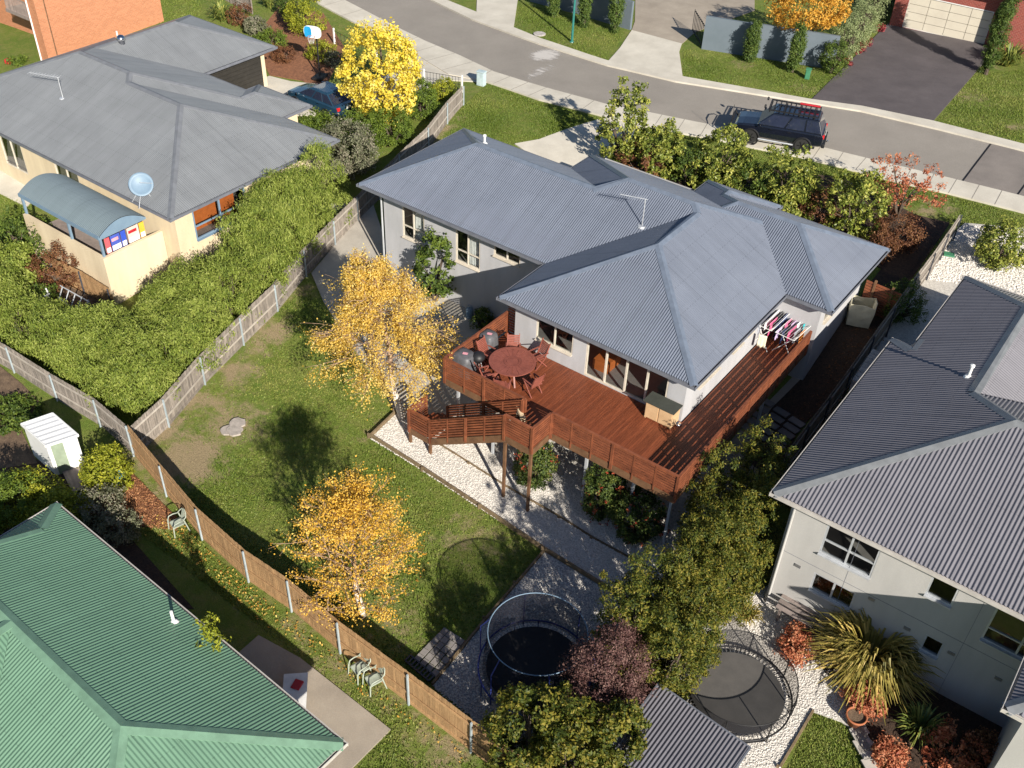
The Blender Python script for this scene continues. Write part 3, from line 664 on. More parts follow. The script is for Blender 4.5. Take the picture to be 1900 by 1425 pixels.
holes = {0: [(1.05,2.83,.68,2.1,'window',{'nv':2,'sill':True}), (3.45,7.12,.02,2.12,'door',{'nv':4,'fw':.075,'sill':False})],
         1: [(1.0,2.75,.95,1.75,'window',{'nv':2}), (3.75,4.75,1.0,1.75,'window',{'nv':1}), (5.0,5.6,1.1,1.75,'window',{'nv':1})],
         3: [(.6,1.6,.9,1.9,'window',{'nv':1})],
         4: [(3,5.5,.1,2.1,'door',{'nv':2,'sill':False})],
         8: [(1.15,2.5,.14,1.98,'window',CU), (4.35,5.75,.1,1.98,'window',CU), (6.5,7.95,1.25,2.0,'window',{'nv':2})]}
wall(H1, M['render'], wp, -3.6, 2.22, holes)
b = MB(); b.add([(x, y, 0.0) for x, y in wp], [tuple(range(len(wp)))]); b.build('floor', M['floorin'], H1)
b = MB().box((-19.2, 29.9, .002), (-11.7, 29.98, 2.1)); b.build('interior_wall', M['dkwood'], H1)
b = MB().box((-16.0, 29.5, .002), (-14.2, 29.85, .75)); b.build('sideboard', M['orangein'], H1)
b = MB().box((-18.6, 28.4, .7), (-17.2, 29.3, .76)).box((-18.0,28.8,.0),(-17.8,29.0,.7)); b.build('dining_table', M['dkwood'], H1)
b = MB().box((-15.9, 27.9, .0), (-15.2, 28.9, .45)); b.build('armchair', M['orangein'], H1)
for s in (-28.4, -22.0):                  # downpipes
    MB().tube([(s-1.08, 30.38, -2.2), (s-1.08, 30.38, 2.2)] if s < -25 else [(-19.28, 30.38, -2.4), (-19.28, 30.38, 2.2)], .045).build('downpipe', M['alu'], H1)

# ------------------------------------------------------------------ deck
DK = thing('deck', (-15, 25, -3.3), 'raised red-brown timber deck with slatted railing and stairs beside the grey house', 'deck')
x0, x1, y0 = -20.0, -9.68, 23.68
bw = .09; k = 0; x = x0+.02
while x < x1-.05:
    ye = 27.28 if x < -11.5 else 34.83
    if x < -19.35: ye = 27.7
    n_ = 1 if ye < 28 else 2
    cuts = [y0, ye] if n_ == 1 else [y0, 29.1, ye]
    for a, b in zip(cuts[:-1], cuts[1:]):
        piece('board', M['deck'], DK, (x+bw/2, (a+b)/2, -.012+random.uniform(-.0015,.0015)), (bw-.006, b-a-.004, .024))
    x += bw; k += 1
for yy in (23.7, 25.2, 26.8): beam('bearer', M['deckbeam'], DK, (-20, yy, -.19), (-9.7, yy, -.19), .07, .3)
for xx in (-19.98, -9.7): beam('bearer', M['deckbeam'], DK, (xx, 23.74, -.185), (xx, 27.7 if xx < -15 else 34.8, -.185), .06, .29)
def railing(a, b, npan, wide=(), slats=8, zt=1.0, zb=.08, sh=.072):
    """a, b: (x, y, floor z) ends; posts, cap rail and horizontal slats"""
    a = Vector(a); b = Vector(b); d = (b-a); dh = Vector((d.x, d.y, 0)).normalized(); on = Vector((dh.y, -dh.x, 0)); L_ = d.length
    beam('cap_rail', M['rail'], DK, a+Vector((0,0,zt)), b+Vector((0,0,zt)), .09, .035)
    for k in range(npan+1):
        p = a.lerp(b, k/npan); w_ = .1 if k in wide or k in (0, npan) else .05
        piece('post', M['rail'], DK, (p.x, p.y, p.z+zt/2-.12), (w_, .045 if w_ < .08 else .09, zt+.24-.02), (0, 0, math.atan2(dh.y, dh.x)))
    for s in range(slats):
        z = zb+.03+(zt-.06-zb)*s/(slats-.3)
        for k in range(npan):
            gp_ = .03/L_; p = a.lerp(b, k/npan+gp_); q = a.lerp(b, (k+1)/npan-gp_)
            beam('slat', M['rail'], DK, p+on*.0+Vector((0,0,z)), q+Vector((0,0,z)), .02, sh)
railing((-20.03,27.7,0), (-20.03,23.66,0), 4, (2,))
railing((-20.03,23.66,0), (-16.15,23.66,0), 4, (2,))
railing((-14.93,23.66,0), (-9.66,23.66,0), 6, (3,))
railing((-9.66,23.66,0), (-9.66,34.5,0), 12, (3,6,9), slats=6, zb=.1, sh=.105)
railing((-16.2,22.5,0), (-14.98,22.5,0), 1); railing((-14.98,22.5,0), (-14.95,23.6,0), 1)
for k in range(12): piece('board', M['deck'], DK, (-15.58, 22.55+k*.092, -.02), (1.2, .085, .024))
beam('bearer', M['deckbeam'], DK, (-16.2,22.5,-.19), (-14.95,22.5,-.19), .06, .28); beam('bearer', M['deckbeam'], DK, (-14.97,22.5,-.19), (-14.97,23.62,-.19), .05, .28)
ZL = -2.25; xs0, xs1 = -16.2, -19.8
NS = 12
for k in range(1, NS): piece('step', M['deck'], DK, (xs0+(xs1-xs0)*(k-.5)/NS, 23.0, ZL*k/NS), (.3, 1.0, .04))
for yy in (22.47, 23.53): beam('stringer', M['deckbeam'], DK, (xs0, yy, -.16), (xs1, yy, ZL-.16), .05, .3)
railing((xs1, 22.45, ZL), (xs0, 22.45, 0), 4, (2,), 7); railing((xs1, 23.55, ZL), (xs0, 23.55, 0), 4, (2,), 7)
for k in range(12): piece('board', M['deck'], DK, (-20.35, 22.52+k*.092, ZL-.01), (1.12, .085, .024))
railing((-20.9,23.5,ZL), (-20.9,22.45,ZL), 1, slats=7); railing((-20.9,22.45,ZL), (-19.8,22.45,ZL), 1, slats=7)
for yy in (22.47, 23.55): beam('bearer', M['deckbeam'], DK, (-20.9, yy, ZL-.19), (-19.8, yy, ZL-.19), .05, .26)
for k in range(3): piece('step', M['deck'], DK, (-20.35, 23.8+k*.28, ZL-.2-.2*k), (1.1, .27, .04))
for x, y, zt in ((-20.88,22.48,ZL),(-19.82,22.48,ZL),(-19.82,23.5,ZL),(-16.17,22.53,0),(-15.0,22.53,0),(-16.17,23.6,0)):
    g = T(x, y)-.1; piece('support_post', M['deckbeam'], DK, (x, y, (g+zt-.1)/2), (.1,.1,zt-.1-g))
for x, y in ((-13.6,24.2),(-11.6,24.3),(-9.9,24.0),(-9.85,27.6),(-9.85,31.2),(-19.7,24.1),(-17.9,24.1),(-18.0,26.4),(-15.2,26.3),(-12.3,26.4)):
    g = T(x, y)-.1; piece('support_post', M['alu'], DK, (x, y, (g-.3)/2), (.1,.1,-.3-g))
# screen panel beside the house wall
for s in range(13): piece('slat', M['rail'], DK, (-19.66, 27.72, .1+s*.13), (.7, .02, .08))

# ================================================================== RIGHT HOUSE
H2 = thing('house', (0, 30, -2), 'grey rendered two storey house with dark corrugated roof at the right edge', 'house')
rr = [(-6.45,14,23.72,34.3,2.2,.45), (-5.57,.05,27,39.95,2.2+.45*.88,.45)]
roof(H2, rr, R_RIGHT, mat('grey_flashing', (.19,.20,.21), rough=.45), M['gutterlt'], .13, .02, .2)
wp2 = [(-5.9,24.3),(12,24.3),(12,33.7),(-.5,33.7),(-.5,39.4),(-5.0,39.4),(-5.0,33.7),(-5.9,33.7)]
AW = {'frame': M['alu'], 'fw': .06}
Y2 = 24.3
def s2(px, py, z): return at(px, py, z).x+5.9
holes2 = {0: [(1.24,3.0,.14,1.7,'window',dict(AW, nv=2, tr=.62)), (1.32,2.78,-1.62,-.78,'window',dict(AW, nv=2)),
              (4.63,5.46,.63,1.6,'window',dict(AW, nv=1)), (6.55,8.6,.0,1.5,'window',dict(AW, nv=2, tr=.55)), (5.15,5.75,-1.72,-.95,'window',dict(AW, nv=1, back=M['dish']))],
          7: [(3,4.2,.8,1.8,'window',dict(AW, nv=2))]}
wc = at(1866,1315,2.2)
roof(H2, [(wc.x, wc.x+9, wc.y, 26.5, 2.2, .45)], R_RIGHT, bpy.data.materials['grey_flashing'], M['gutterlt'], .13, .02, .2)
wall(H2, M['render2'], [(wc.x+.55,24.3),(wc.x+.55,wc.y+.55),(wc.x+8.5,wc.y+.55)], -4.2, 2.06, closed=False)
wall(H2, M['render2'], wp2, -4.2, 2.06, holes2)
b = MB(); b.add([(x, y, -.6) for x, y in wp2], [tuple(range(len(wp2)))]); b.build('floor', M['floorin'], H2)
for sx in (-5.78,): MB().tube([(sx, Y2-.07, -3.9), (sx, Y2-.07, 2.0)], .045).build('downpipe', M['render2'], H2)
for px_, py_ in ((1480,1050),(1617,1112),(1683,1167),(1765,1212),(1852,1260)):   # air vents in the front wall
    v = None
    for z in np.arange(1.5, -4, -.02):
        q = at(px_, py_, float(z))
        if q.y >= Y2: break
        v = q
    piece('wall_vent', M['matt'], H2, (v.x, Y2-.012, v.z), (.22,.02,.13))
for sx in (2.3, 6.2): MB().box((-5.9+sx, Y2-.004, -3.9), (-5.9+sx+.012, Y2+.0, 2.0)).build('control_joint', M['gutter'], H2)
MB().box((-5.9, Y2-.006, -.55), (6.3, Y2, -.535)).build('control_joint', M['gutter'], H2)

# ================================================================== LEFT HOUSE
H3 = thing('house', (-46, 30, -2), 'cream rendered house with weathered grey metal roof at the upper left', 'house')
rl = [(-56,-40.0,23.35,35.1,1.3,.4), (-56,-35.9,23.35,34.0,1.3,.4), (-55.75,-47.7,23.35,40.65,1.3,.4), (-44.1,-40.0,23.35,36.05,1.3,.4)]
roof(H3, rl, R_LEFT, mat('weathered_flashing', (.17,.18,.2), rough=.55), M['gutter'], .1, .008)
wp3 = [(-55.4,23.9),(-36.45,23.9),(-36.45,33.45),(-40.5,33.45),(-40.5,35.5),(-43.7,35.5),(-43.7,34.6),(-48.2,34.6),(-48.2,40.1),(-55.2,40.1)]
holes3 = {0: [(4.6,6.6,-1.1,1.0,'door',{'nv':2}), (9.5,11.5,-.2,.9,'window',{'nv':2})],
          1: [(1.0,4.2,-.75,.95,'window',{'nv':2,'frame':M['dish'],'fw':.09,'back':M['orangein'],'tr':.7})],
          7: [(.7,5.2,-1.25,.95,'door',{'nv':1,'frame':M['cream'],'back':M['doord']})]}
wall(H3, M['cream'], wp3, -3.6, 1.17, holes3)
for k in range(9): piece('door_panel', M['doord'], H3, (-48.15, 37.55, -1.1+k*.25), (.05, 4.4, .235))
b = MB(); b.add([(x, y, -.9) for x, y in wp3], [tuple(range(len(wp3)))]); b.build('floor', M['floorin'], H3)
# curved patio roof on a raised terrace
zf = .95
pa, pb = at(36,356,zf), at(180,440,zf); pc = at(285,403,1.2)
PXa, PXb, PYf, PYb = pa.x, pb.x, (pa.y+pb.y)/2, 23.2
mb = MB(); mb.uv = []
nA = 14; nS = int((PXb-PXa)/.0166)
def arch(t): return PYf+(PYb-PYf)*t, zf-.05+.62*math.sin(math.pi*(t*.86+.08))-.62*math.sin(math.pi*.08)
for i in range(nS+1):
    s = PXa+(PXb-PXa)*i/nS; dz = .008*math.cos(2*math.pi*s/.1)
    for j in range(nA+1): y, z = arch(j/nA); mb.v.append((s, y, z+dz))
for i in range(nS):
    for j in range(nA):
        a = i*(nA+1)+j; mb.f.append((a, a+nA+1, a+nA+2, a+1)); S0, S1 = i*.0166, (i+1)*.0166; mb.uv.append([(S0,j*.25),(S1,j*.25),(S1,(j+1)*.25),(S0,(j+1)*.25)])
mb.build('patio_roof', R_PATIO, H3)
for X in (PXa, PXb):
    g = MB(); vs = []
    for j in range(nA+1): y, z = arch(j/nA); vs += [(X, y, z-.02), (X, y, zf-.12)]
    g.add(vs, [(2*j, 2*j+2, 2*j+3, 2*j+1) for j in range(nA)]); g.add([(v[0]+.03, v[1], v[2]) for v in vs], [(2*j, 2*j+1, 2*j+3, 2*j+2) for j in range(nA)]); g.build('patio_gable', M['dish'], H3)
g = MB(); g.bar((PXa, PYf, zf-.12), (PXb, PYf, zf-.12), .08, .16); g.build('patio_beam', M['dish'], H3)
g = MB(); g.bar((PXb-.03, PYf, zf-.16), (PXb-.03, PYb, zf-.16), .07, .09); g.build('patio_beam', M['dish'], H3)
TF = -1.15
for xx in (PXa+.08, (PXa+PXb)/2+.6, PXb-.1): piece('patio_post', M['dish'], H3, (xx, PYf+.08, (TF+zf)/2-.1), (.1,.1,zf-TF-.2))
w4 = [(PXa, PYf-.08), (PXb+.05, PYf-.08), (PXb+.05, 23.88), (PXa, 23.88)]
wall(H3, M['cream'], w4[:3], -3.9, TF+.95, closed=False, name='terrace_wall')
inn = [(PXb-.12, 23.88), (PXb-.12, PYf+.1), (PXa+.15, PYf+.1)]
wall(H3, M['cream'], inn, TF, TF+.95, closed=False, name='terrace_wall')
g = MB().box((PXa, PYf-.08, TF+.95), (PXb+.05, PYf+.1, TF+.97)).box((PXb-.12, PYf+.1, TF+.95), (PXb+.05, 23.88, TF+.972)); g.build('wall_cap', M['cream'], H3)
MB().box((PXa+.01, PYf+.1, TF-.1), (PXb-.12, 23.88, TF)).build('terrace_floor', M['greydeck'], H3)

# ================================================================== GREEN ROOFED HOUSE
go_ = (-12.28, 10.03)
H4 = thing('house', (*go_, -3.05), 'house with bright green corrugated roof at the bottom left corner', 'house', rot=R(-1.9))
MW_keep = MW[H4.name]; MW[H4.name] = Matrix.Translation((*go_, -3.05))        # parts below are given in the unrotated frame
gx0 = go_[0]-13.97
rg = [(gx0, go_[0], 2.1, 10.03, -.5, .4), (gx0+1.1, go_[0]-4.3, 2.1, 10.03, -.5, .4, 'gable'), (-25.42, -17.46, -14, 10.03, -.5, .4)]
roof(H4, rg, R_GREEN, mat('green_flashing', (.155,.275,.19), rough=.45), M['gutterlt'], .115, .0115, .2)
wall(H4, mat('pale_brick_wall', (.42,.35,.27)), [(gx0+.5,9.5),(gx0+.5,2.6),(-17.96,2.6),(-17.96,2.6),(go_[0]-.5,2.6),(go_[0]-.5,9.5)], -3.4, -.64, {})
MB().add([(gx0+1.12,8.9,-.06),(gx0+1.12,3.2,-.06),(gx0+1.12,6.06,1.08)], [(0,1,2)]).build('gablet', bpy.data.materials['green_flashing'], H4)
MW[H4.name] = MW_keep

# ================================================================== ORANGE BRICK HOUSE
g0 = G(75,112); g1 = G(228,66)
H5 = thing('house', (g0.x, g0.y, g0.z), 'tall orange brick house wall with timber balcony at the top left corner', 'house')
zt = g0.z+5.6
ob = [(g0.x, g0.y+2.2), (g0.x+.0, g0.y), (g1.x+.1, g0.y+.0), (g1.x+.1, g0.y+9), (g0.x-9, g0.y+9), (g0.x-9, g0.y+2.2)]
wall(H5, M['brick'], ob, g0.z-1.2, zt, {5: [(5.2,6.2,-1.0+.0,1.1,'door',{'nv':1,'frame':M['white'],'back':M['white']})]})
roof(H5, [(g0.x-9.6, g1.x+.6, g0.y-.6, g0.y+9.6, zt+.15, .4)], R_LEFT, M['gutter'], M['gutter'], .3, .01)
g = MB(); g.box((g0.x-3.2, g0.y+.3, g0.z+2.3), (g0.x-.02, g0.y+2.18, g0.z+2.5)); g.build('balcony_floor', M['greydeck'], H5)
for k in range(22): piece('baluster', M['greydeck'], H5, (g0.x-3.1+k*.14, g0.y+.35, g0.z+2.95), (.04,.04,.9))
beam('cap_rail', M['greydeck'], H5, (g0.x-3.2, g0.y+.35, g0.z+3.42), (g0.x-.05, g0.y+.35, g0.z+3.42), .08, .05)
MB().tube([(g0.x+.25, g0.y-.06, g0.z-1), (g0.x+.25, g0.y-.06, zt)], .05).build('downpipe', M['white'], H5)
MB().box((g0.x+2.15, g0.y-.012, g0.z-1), (g0.x+2.19, g0.y-.002, zt)).build('control_joint', M['sleeper'], H5)

# ================================================================== RED BRICK GARAGE HOUSE
ga, gb = G(1673,52), G(1825,83); dg = (gb-ga); dg.z = 0; Lg = dg.length; dg.normalize(); ang = math.atan2(dg.y, dg.x); ong = Vector((dg.y, -dg.x, 0))
H6 = thing('house', ga, 'red brick house with wide cream panelled garage door at the top right', 'house', rot=ang)
MW_keep6 = MW[H6.name]; MW[H6.name] = Matrix.Translation(ga)
def l6(x, y): return (ga.x+x, ga.y+y)
zg6 = (ga.z+gb.z)/2
wall(H6, M['brickr'], [l6(-.9,0), l6(Lg+.7,0), l6(Lg+.7,-.9), l6(Lg+9,-.9), l6(Lg+9,8), l6(-.9,8)], zg6-.4, zg6+4.2, {0: [(.9,.9+Lg,zg6+.02,zg6+2.25,'door',{'nv':1,'frame':M['white'],'fw':.07,'back':M['doorg']})]})
for k in range(4):
    for j in range(4): piece('door_panel', M['doorg'], H6, (ga.x+Lg*(k+.5)/4, ga.y+.03, zg6+.30+.53*j), (Lg/4-.03,.05,.50))
roof(H6, [(ga.x-1.5, ga.x+Lg+9.6, ga.y-1.5, ga.y+8.6, zg6+4.3, .4)], R_LEFT, M['gutter'], M['gutter'], .3, .01)
MW[H6.name] = MW_keep6

# ================================================================== far rendered garden walls
def garden_wall(p, q, h, m, label, name='garden_wall', th=.2):
    a, b = G(*p), G(*q); t = thing(name, (a+b)/2, label, 'wall'); n = max(1, int((b-a).length/2.4)); d = (b-a).normalized()
    for k in range(n):
        u, v = a.lerp(b, k/n), a.lerp(b, (k+1)/n); zb = min(T(u.x,u.y), T(v.x,v.y))
        g = MB(); on = Vector((d.y,-d.x,0)).normalized()*th/2; zt = max(u.z, v.z)+h
        g.add([(*(u-on)[:2], zb-.3), (*(v-on)[:2], zb-.3), (*(v+on)[:2], zb-.3), (*(u+on)[:2], zb-.3), (*(u-on)[:2], zt), (*(v-on)[:2], zt), (*(v+on)[:2], zt), (*(u+on)[:2], zt)],
              [(0,3,2,1),(4,5,6,7),(0,1,5,4),(1,2,6,5),(2,3,7,6),(3,0,4,7)]); g.build('wall_panel', m, t)
    return t
garden_wall((985,2),(1170,55),1.9,M['wallgrey'],'slate grey rendered garden wall behind three small cypresses by the pale driveway')
garden_wall((1302,90),(1545,128),2.1,M['wallgrey'],'slate grey rendered garden wall behind two cypresses beside the clipped pale hedge')
t = thing('gate', G(1285,75), 'black metal driveway gate standing open against the slate wall', 'gate')
a, b = G(1284,58), G(1302,88)
for k in range(9):
    p = a.lerp(b, k/8); piece('bar', M['black'], t, (p.x, p.y, p.z+.75), (.03,.03,1.5), (0,0,ang))
for h in (.15, 1.4): beam('gate_rail', M['black'], t, a+Vector((0,0,h)), b+Vector((0,0,h)), .04, .05)

# ================================================================== fences
def fence(name, bases, heights, m, pm, label, side=1, pitch=.105, capm=None, postn=2.4, base=True, rails=(.35,.85), over=0):
    """bases: world (x, y) polyline on the ground; palings, rails, steel posts. side: +1 posts on the right of the direction"""
    P3 = [Vector((x, y, T(x, y))) for x, y in bases]; t = thing(name, P3[0], label, 'fence')
    for i in range(len(P3)-1):
        a, b = P3[i], P3[i+1]; h0, h1 = heights[i], heights[i+1]; L_ = (b-a).length; n = max(1, round(L_/postn)); d = (b-a); dh = Vector((d.x,d.y,0)).normalized(); on = Vector((dh.y,-dh.x,0))*side; an = math.atan2(dh.y, dh.x)
        for k in range(n):
            u = a.lerp(b, k/n); v = a.lerp(b, (k+1)/n); u.z = T(u.x,u.y); v.z = T(v.x,v.y); hu = h0+(h1-h0)*k/n; hv = h0+(h1-h0)*(k+1)/n
            piece('steel_post', pm, t, (*(u+on*.085)[:2], u.z+hu*.49), (.05,.06,hu*1.0), (0,0,an))
            for r_ in rails: beam('rail', M['railt'] if m is M['paling'] else m, t, u+on*.045+Vector((0,0,hu*r_)), v+on*.045+Vector((0,0,hv*r_)), .04, .075)
            if base: beam('plinth', capm or m, t, u+on*.02+Vector((0,0,.03)), v+on*.02+Vector((0,0,.03)), .03, .2)
            np_ = max(1, round((v-u).length/pitch))
            for q in range(np_):
                w_ = u.lerp(v, (q+.5)/np_); h = hu+(hv-hu)*(q+.5)/np_+random.uniform(-.015,.015)
                piece('paling', m, t, (w_.x+on.x*random.uniform(-.004,.004), w_.y+on.y*random.uniform(-.004,.004), w_.z+h/2+.05), (pitch*.88,.016,h-.08), (0,random.uniform(-.008,.008),an))
        e = P3[i+1]
    piece('steel_post', pm, t, (*(P3[-1]+on*.085)[:2], P3[-1].z+heights[-1]*.49), (.05,.06,heights[-1]), (0,0,an))
    return t
lf = [G(a, b) for a, b in ((252,845),(311,792),(378,713),(450,640),(513,578),(566,513),(620,455),(663,410))]
lf += [G(740,330)*1, G(793,278)*1, G(828,230), G(858,195)]
fence('paling_fence', [v[:2] for v in lf], [1.45,1.5,1.5,1.5,1.5,1.5,1.45,1.4,1.4,1.35,1.3,1.2], M['paling'], M['postst'], 'long weathered grey paling fence between the tall left hedge and the back lawn', side=1)
of = [lf[0], G(379,1000), G(465,1078), G(545,1133), G(635,1210), G(762,1305), G(877,1393)]
ofy = [v.y for v in of]; of = [of[0]] + of[1:] + [of[-1]+(of[-1]-of[-2])*1.3]
fence('paling_fence', [v[:2] for v in of], [1.62]*8, M['palingn'], M['postst'], 'newer orange timber paling fence along the bottom of the back lawn', side=1, pitch=.1, capm=M['palingn'])
bl = [lf[0], G(190,790), G(110,742), G(30,690), G(-60,640)]
fence('paling_fence', [v[:2] for v in bl], [1.5,1.45,1.4,1.4,1.4], M['paling'], M['postst'], 'old grey paling fence between the thick hedge and the white garden shed', side=-1)
rf = [G(1764,448), G(1715,520), G(1640,625), G(1560,740), G(1480,850), G(1440,905)]
fence('paling_fence', [v[:2] for v in rf], [1.5,1.5,1.6,1.7,1.8,1.8], M['paling'], M['dkgrey'], 'grey paling fence between the middle house and the dark roofed house on the right', side=-1)
fence('paling_fence', [G(a,b)[:2] for a,b in ((392,-12),(470,26))], [1.3,1.3], M['paling'], M['paling'], 'short stretch of grey paling fence at the top edge above the garden bed')
fence('paling_fence', [G(a,b)[:2] for a,b in ((105,520),(160,545),(212,575))], [1.3,1.3,1.2], M['palingn'], M['dkgrey'], 'short orange timber fence under the cream terrace wall')
# low black wire fence with white posts, around the corner garden
t = thing('wire_fence', G(700,120), 'low black wire fence with white posts around the corner garden', 'fence')
wp_ = [G(621,82), G(700,125), G(787,160), G(857,172)]
for v in wp_: piece('post', M['white'], t, (v.x, v.y, v.z+.55), (.09,.09,1.1))
for a, b in zip(wp_[:-1], wp_[1:]):
    for h in (.15,.5,.95): beam('wire', M['black'], t, a+Vector((0,0,h)), b+Vector((0,0,h)), .02, .02)
    for k in range(1, 12):
        p = a.lerp(b, k/12); piece('wire', M['black'], t, (p.x,p.y,p.z+.52), (.015,.015,.9))
# timber gate at the side of the middle house
a, b = G(1592,574), G(1655,601); t = thing('side_gate', (a+b)/2, 'red-brown slatted timber side gate between the middle house and the grey fence', 'gate')
for k in range(11): beam('slat', M['rail'], t, a+Vector((0,0,.12+k*.14)), b+Vector((0,0,.12+k*.14)), .02, .11)
for f_ in (.25,.75): piece('gate_post', M['deckbeam'], t, a.lerp(b,f_)+Vector((0,0,.85)), (.1,.1,1.7))

# timber edging round the lawn and gravel
def edging(pts_, label, h=.14, w_=.07, off=0):
    P3 = [G(a,b) for a,b in pts_]; t = thing('timber_edging', P3[0], label, 'edging')
    for a, b in zip(P3[:-1], P3[1:]):
        n = max(1, round((b-a).length/2.4))
        for k in range(n):
            u = a.lerp(b,k/n); v = a.lerp(b,(k+1)/n); u.z = T(u.x,u.y)+h*.5; v.z = T(v.x,v.y)+h*.5; beam('sleeper', M['sleeper'], t, u, v, w_, h)
            piece('peg', M['sleeper'], t, (u.x-.06,u.y-.06,u.z+.02), (.09,.06,h+.05), (0,0,.2))
    return t
edging([(735,767),(688,812),(893,944),(1010,1022),(1142,1103),(1220,1150)], 'long sleeper edging between the back lawn and the white gravel under the deck', .2)
edging([(1010,1024),(902,1150),(802,1273)], 'sleeper edging between the back lawn and the shaded trampoline gravel', .16)
edging([(808,822),(940,905),(1040,962),(1100,1000),(1210,1060)], 'thin sleeper line running through the white gravel beneath the deck stairs', .12, .05)
edging([(1447,1425),(1508,1321)], 'short sleeper edging between the bright green lawn corner and the white gravel', .12)

# ================================================================== plants
def pn(x, s, seed):                      # cheap smooth pseudo-noise in [-1, 1]
    r_ = np.random.default_rng(seed); o = np.zeros(len(x))
    for k in range(5):
        d = r_.normal(size=3); d /= np.linalg.norm(d); o += np.sin(x @ d * s * (1+.45*k) + r_.uniform(0, 6.3)) / (1+.3*k)
    return o / 2.6
def leaves(name, pos, out, size, m, parent, aspect=.55, flat=.55, tintsd=.2, seed=1, updir=None, tint0=None, kind=None, droop=0):
    """one folded diamond leaf (or leaf spray) at every position; out: preferred facing"""
    n = len(pos); r_ = np.random.default_rng(seed); nrm = out*flat + r_.normal(size=(n,3))*(1-flat)*1.1; nrm[:,2] += .25
    nrm /= np.linalg.norm(nrm, axis=1)[:,None]+1e-9
    a = r_.normal(size=(n,3)) if updir is None else updir + r_.normal(size=(n,3))*.35
    a[:,2] -= droop
    a -= nrm*(a*nrm).sum(1)[:,None]; a /= np.linalg.norm(a, axis=1)[:,None]+1e-9; b = np.cross(nrm, a)
    s = size*r_.uniform(.6,1.35,n)[:,None]; w_ = s*aspect
    v = np.stack([pos-a*s*.5, pos+b*w_*.5+nrm*s*.06, pos+a*s*.5, pos-b*w_*.5+nrm*s*.06], 1).reshape(-1,3)
    Fq = np.arange(n*4).reshape(n,4)
    age = np.clip((tint0 if tint0 is not None else .5) + r_.normal(size=n)*tintsd, 0, 1)
    v -= np.array(MW[parent.name].translation)
    me = np_mesh(name, v, Fq, m, {'age': ('FACE', age)})
    o = bpy.data.objects.new(name, me); COL.objects.link(o); o.parent = parent
    return tag(o, kind=kind)
def crown(parent, blobs, n, size, m, clumps=0, crad=.35, seed=1, fill=.25, gap=.0, rough=.18, name='crown', **k):
    """blobs: [(x, y, z, rx, ry, rz)]; leaves gather in clumps on and inside the blob shells"""
    r_ = np.random.default_rng(seed); B = np.array(blobs, float); wgt = (B[:,3]*B[:,4]+B[:,4]*B[:,5]+B[:,3]*B[:,5]); wgt /= wgt.sum()
    def shell(c):
        i = r_.choice(len(B), c, p=wgt); d = r_.normal(size=(c,3)); d /= np.linalg.norm(d, axis=1)[:,None]
        rad = np.where(r_.random(c) < fill, r_.uniform(.35,.9,c), r_.uniform(.88,1.03,c))
        p = B[i,:3] + d*B[i,3:]*rad[:,None]*(1+rough*pn(B[i,:3]+d*B[i,3:], 2.2/max(.5,B[:,3].mean()), seed))[:,None]
        nn = d/B[i,3:]; nn /= np.linalg.norm(nn, axis=1)[:,None]; return p, nn, i
    if clumps:
        cpos, cn, ci = shell(clumps*2)
        keep = np.ones(len(cpos), bool)
        for j, b in enumerate(B):       # drop clumps buried deep inside other blobs
            q = ((cpos-b[:3])/b[3:]); keep &= ~(((q**2).sum(1) < .45) & (ci != j))
        if gap: keep &= pn(cpos, 2.6, seed+5) > gap-1
        cpos, cn = cpos[keep][:clumps], cn[keep][:clumps]; c = len(cpos)
        j = r_.integers(0, c, n); cr = crad*r_.uniform(.6,1.35,c)
        off = r_.normal(size=(n,3)); off /= np.linalg.norm(off, axis=1)[:,None]; off *= (r_.random(n)**.5)[:,None]
        p = cpos[j]+off*cr[j][:,None]; o = cn[j]*.6+off*.6
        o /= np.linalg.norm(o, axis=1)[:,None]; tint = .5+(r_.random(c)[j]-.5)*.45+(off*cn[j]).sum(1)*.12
    else:
        p, o, _ = shell(n); tint = .5+.3*pn(p, 1.7, seed+9)
        if gap: kk = pn(p, 2.6, seed+5) > gap-1; p, o, tint = p[kk], o[kk], tint[kk]
    gz_ = Tn(p[:,0], p[:,1]); kk = p[:,2] > gz_+.04
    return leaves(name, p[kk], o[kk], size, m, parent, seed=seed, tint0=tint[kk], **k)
def core(parent, blobs, m, f=.72, seed=3, name='inner_foliage'):     # twiggy dark inside: dense small branches
    mb = MB(); r_ = random.Random(seed)
    for x, y, z, rx, ry, rz_ in blobs:
        base = Vector((x, y, T(x,y)))
        for k in range(7):
            a = r_.uniform(0, 6.28); e = r_.uniform(.2,1.2); q = Vector((x+rx*f*math.cos(a)*math.cos(e), y+ry*f*math.sin(a)*math.cos(e), z+rz_*f*math.sin(e)))
            mid = base.lerp(q,.5)+Vector((r_.uniform(-.1,.1),r_.uniform(-.1,.1),.1)); mb.tube([base, mid, q], [.035,.022,.008], 5, False)
    mb.build(name, m, parent)
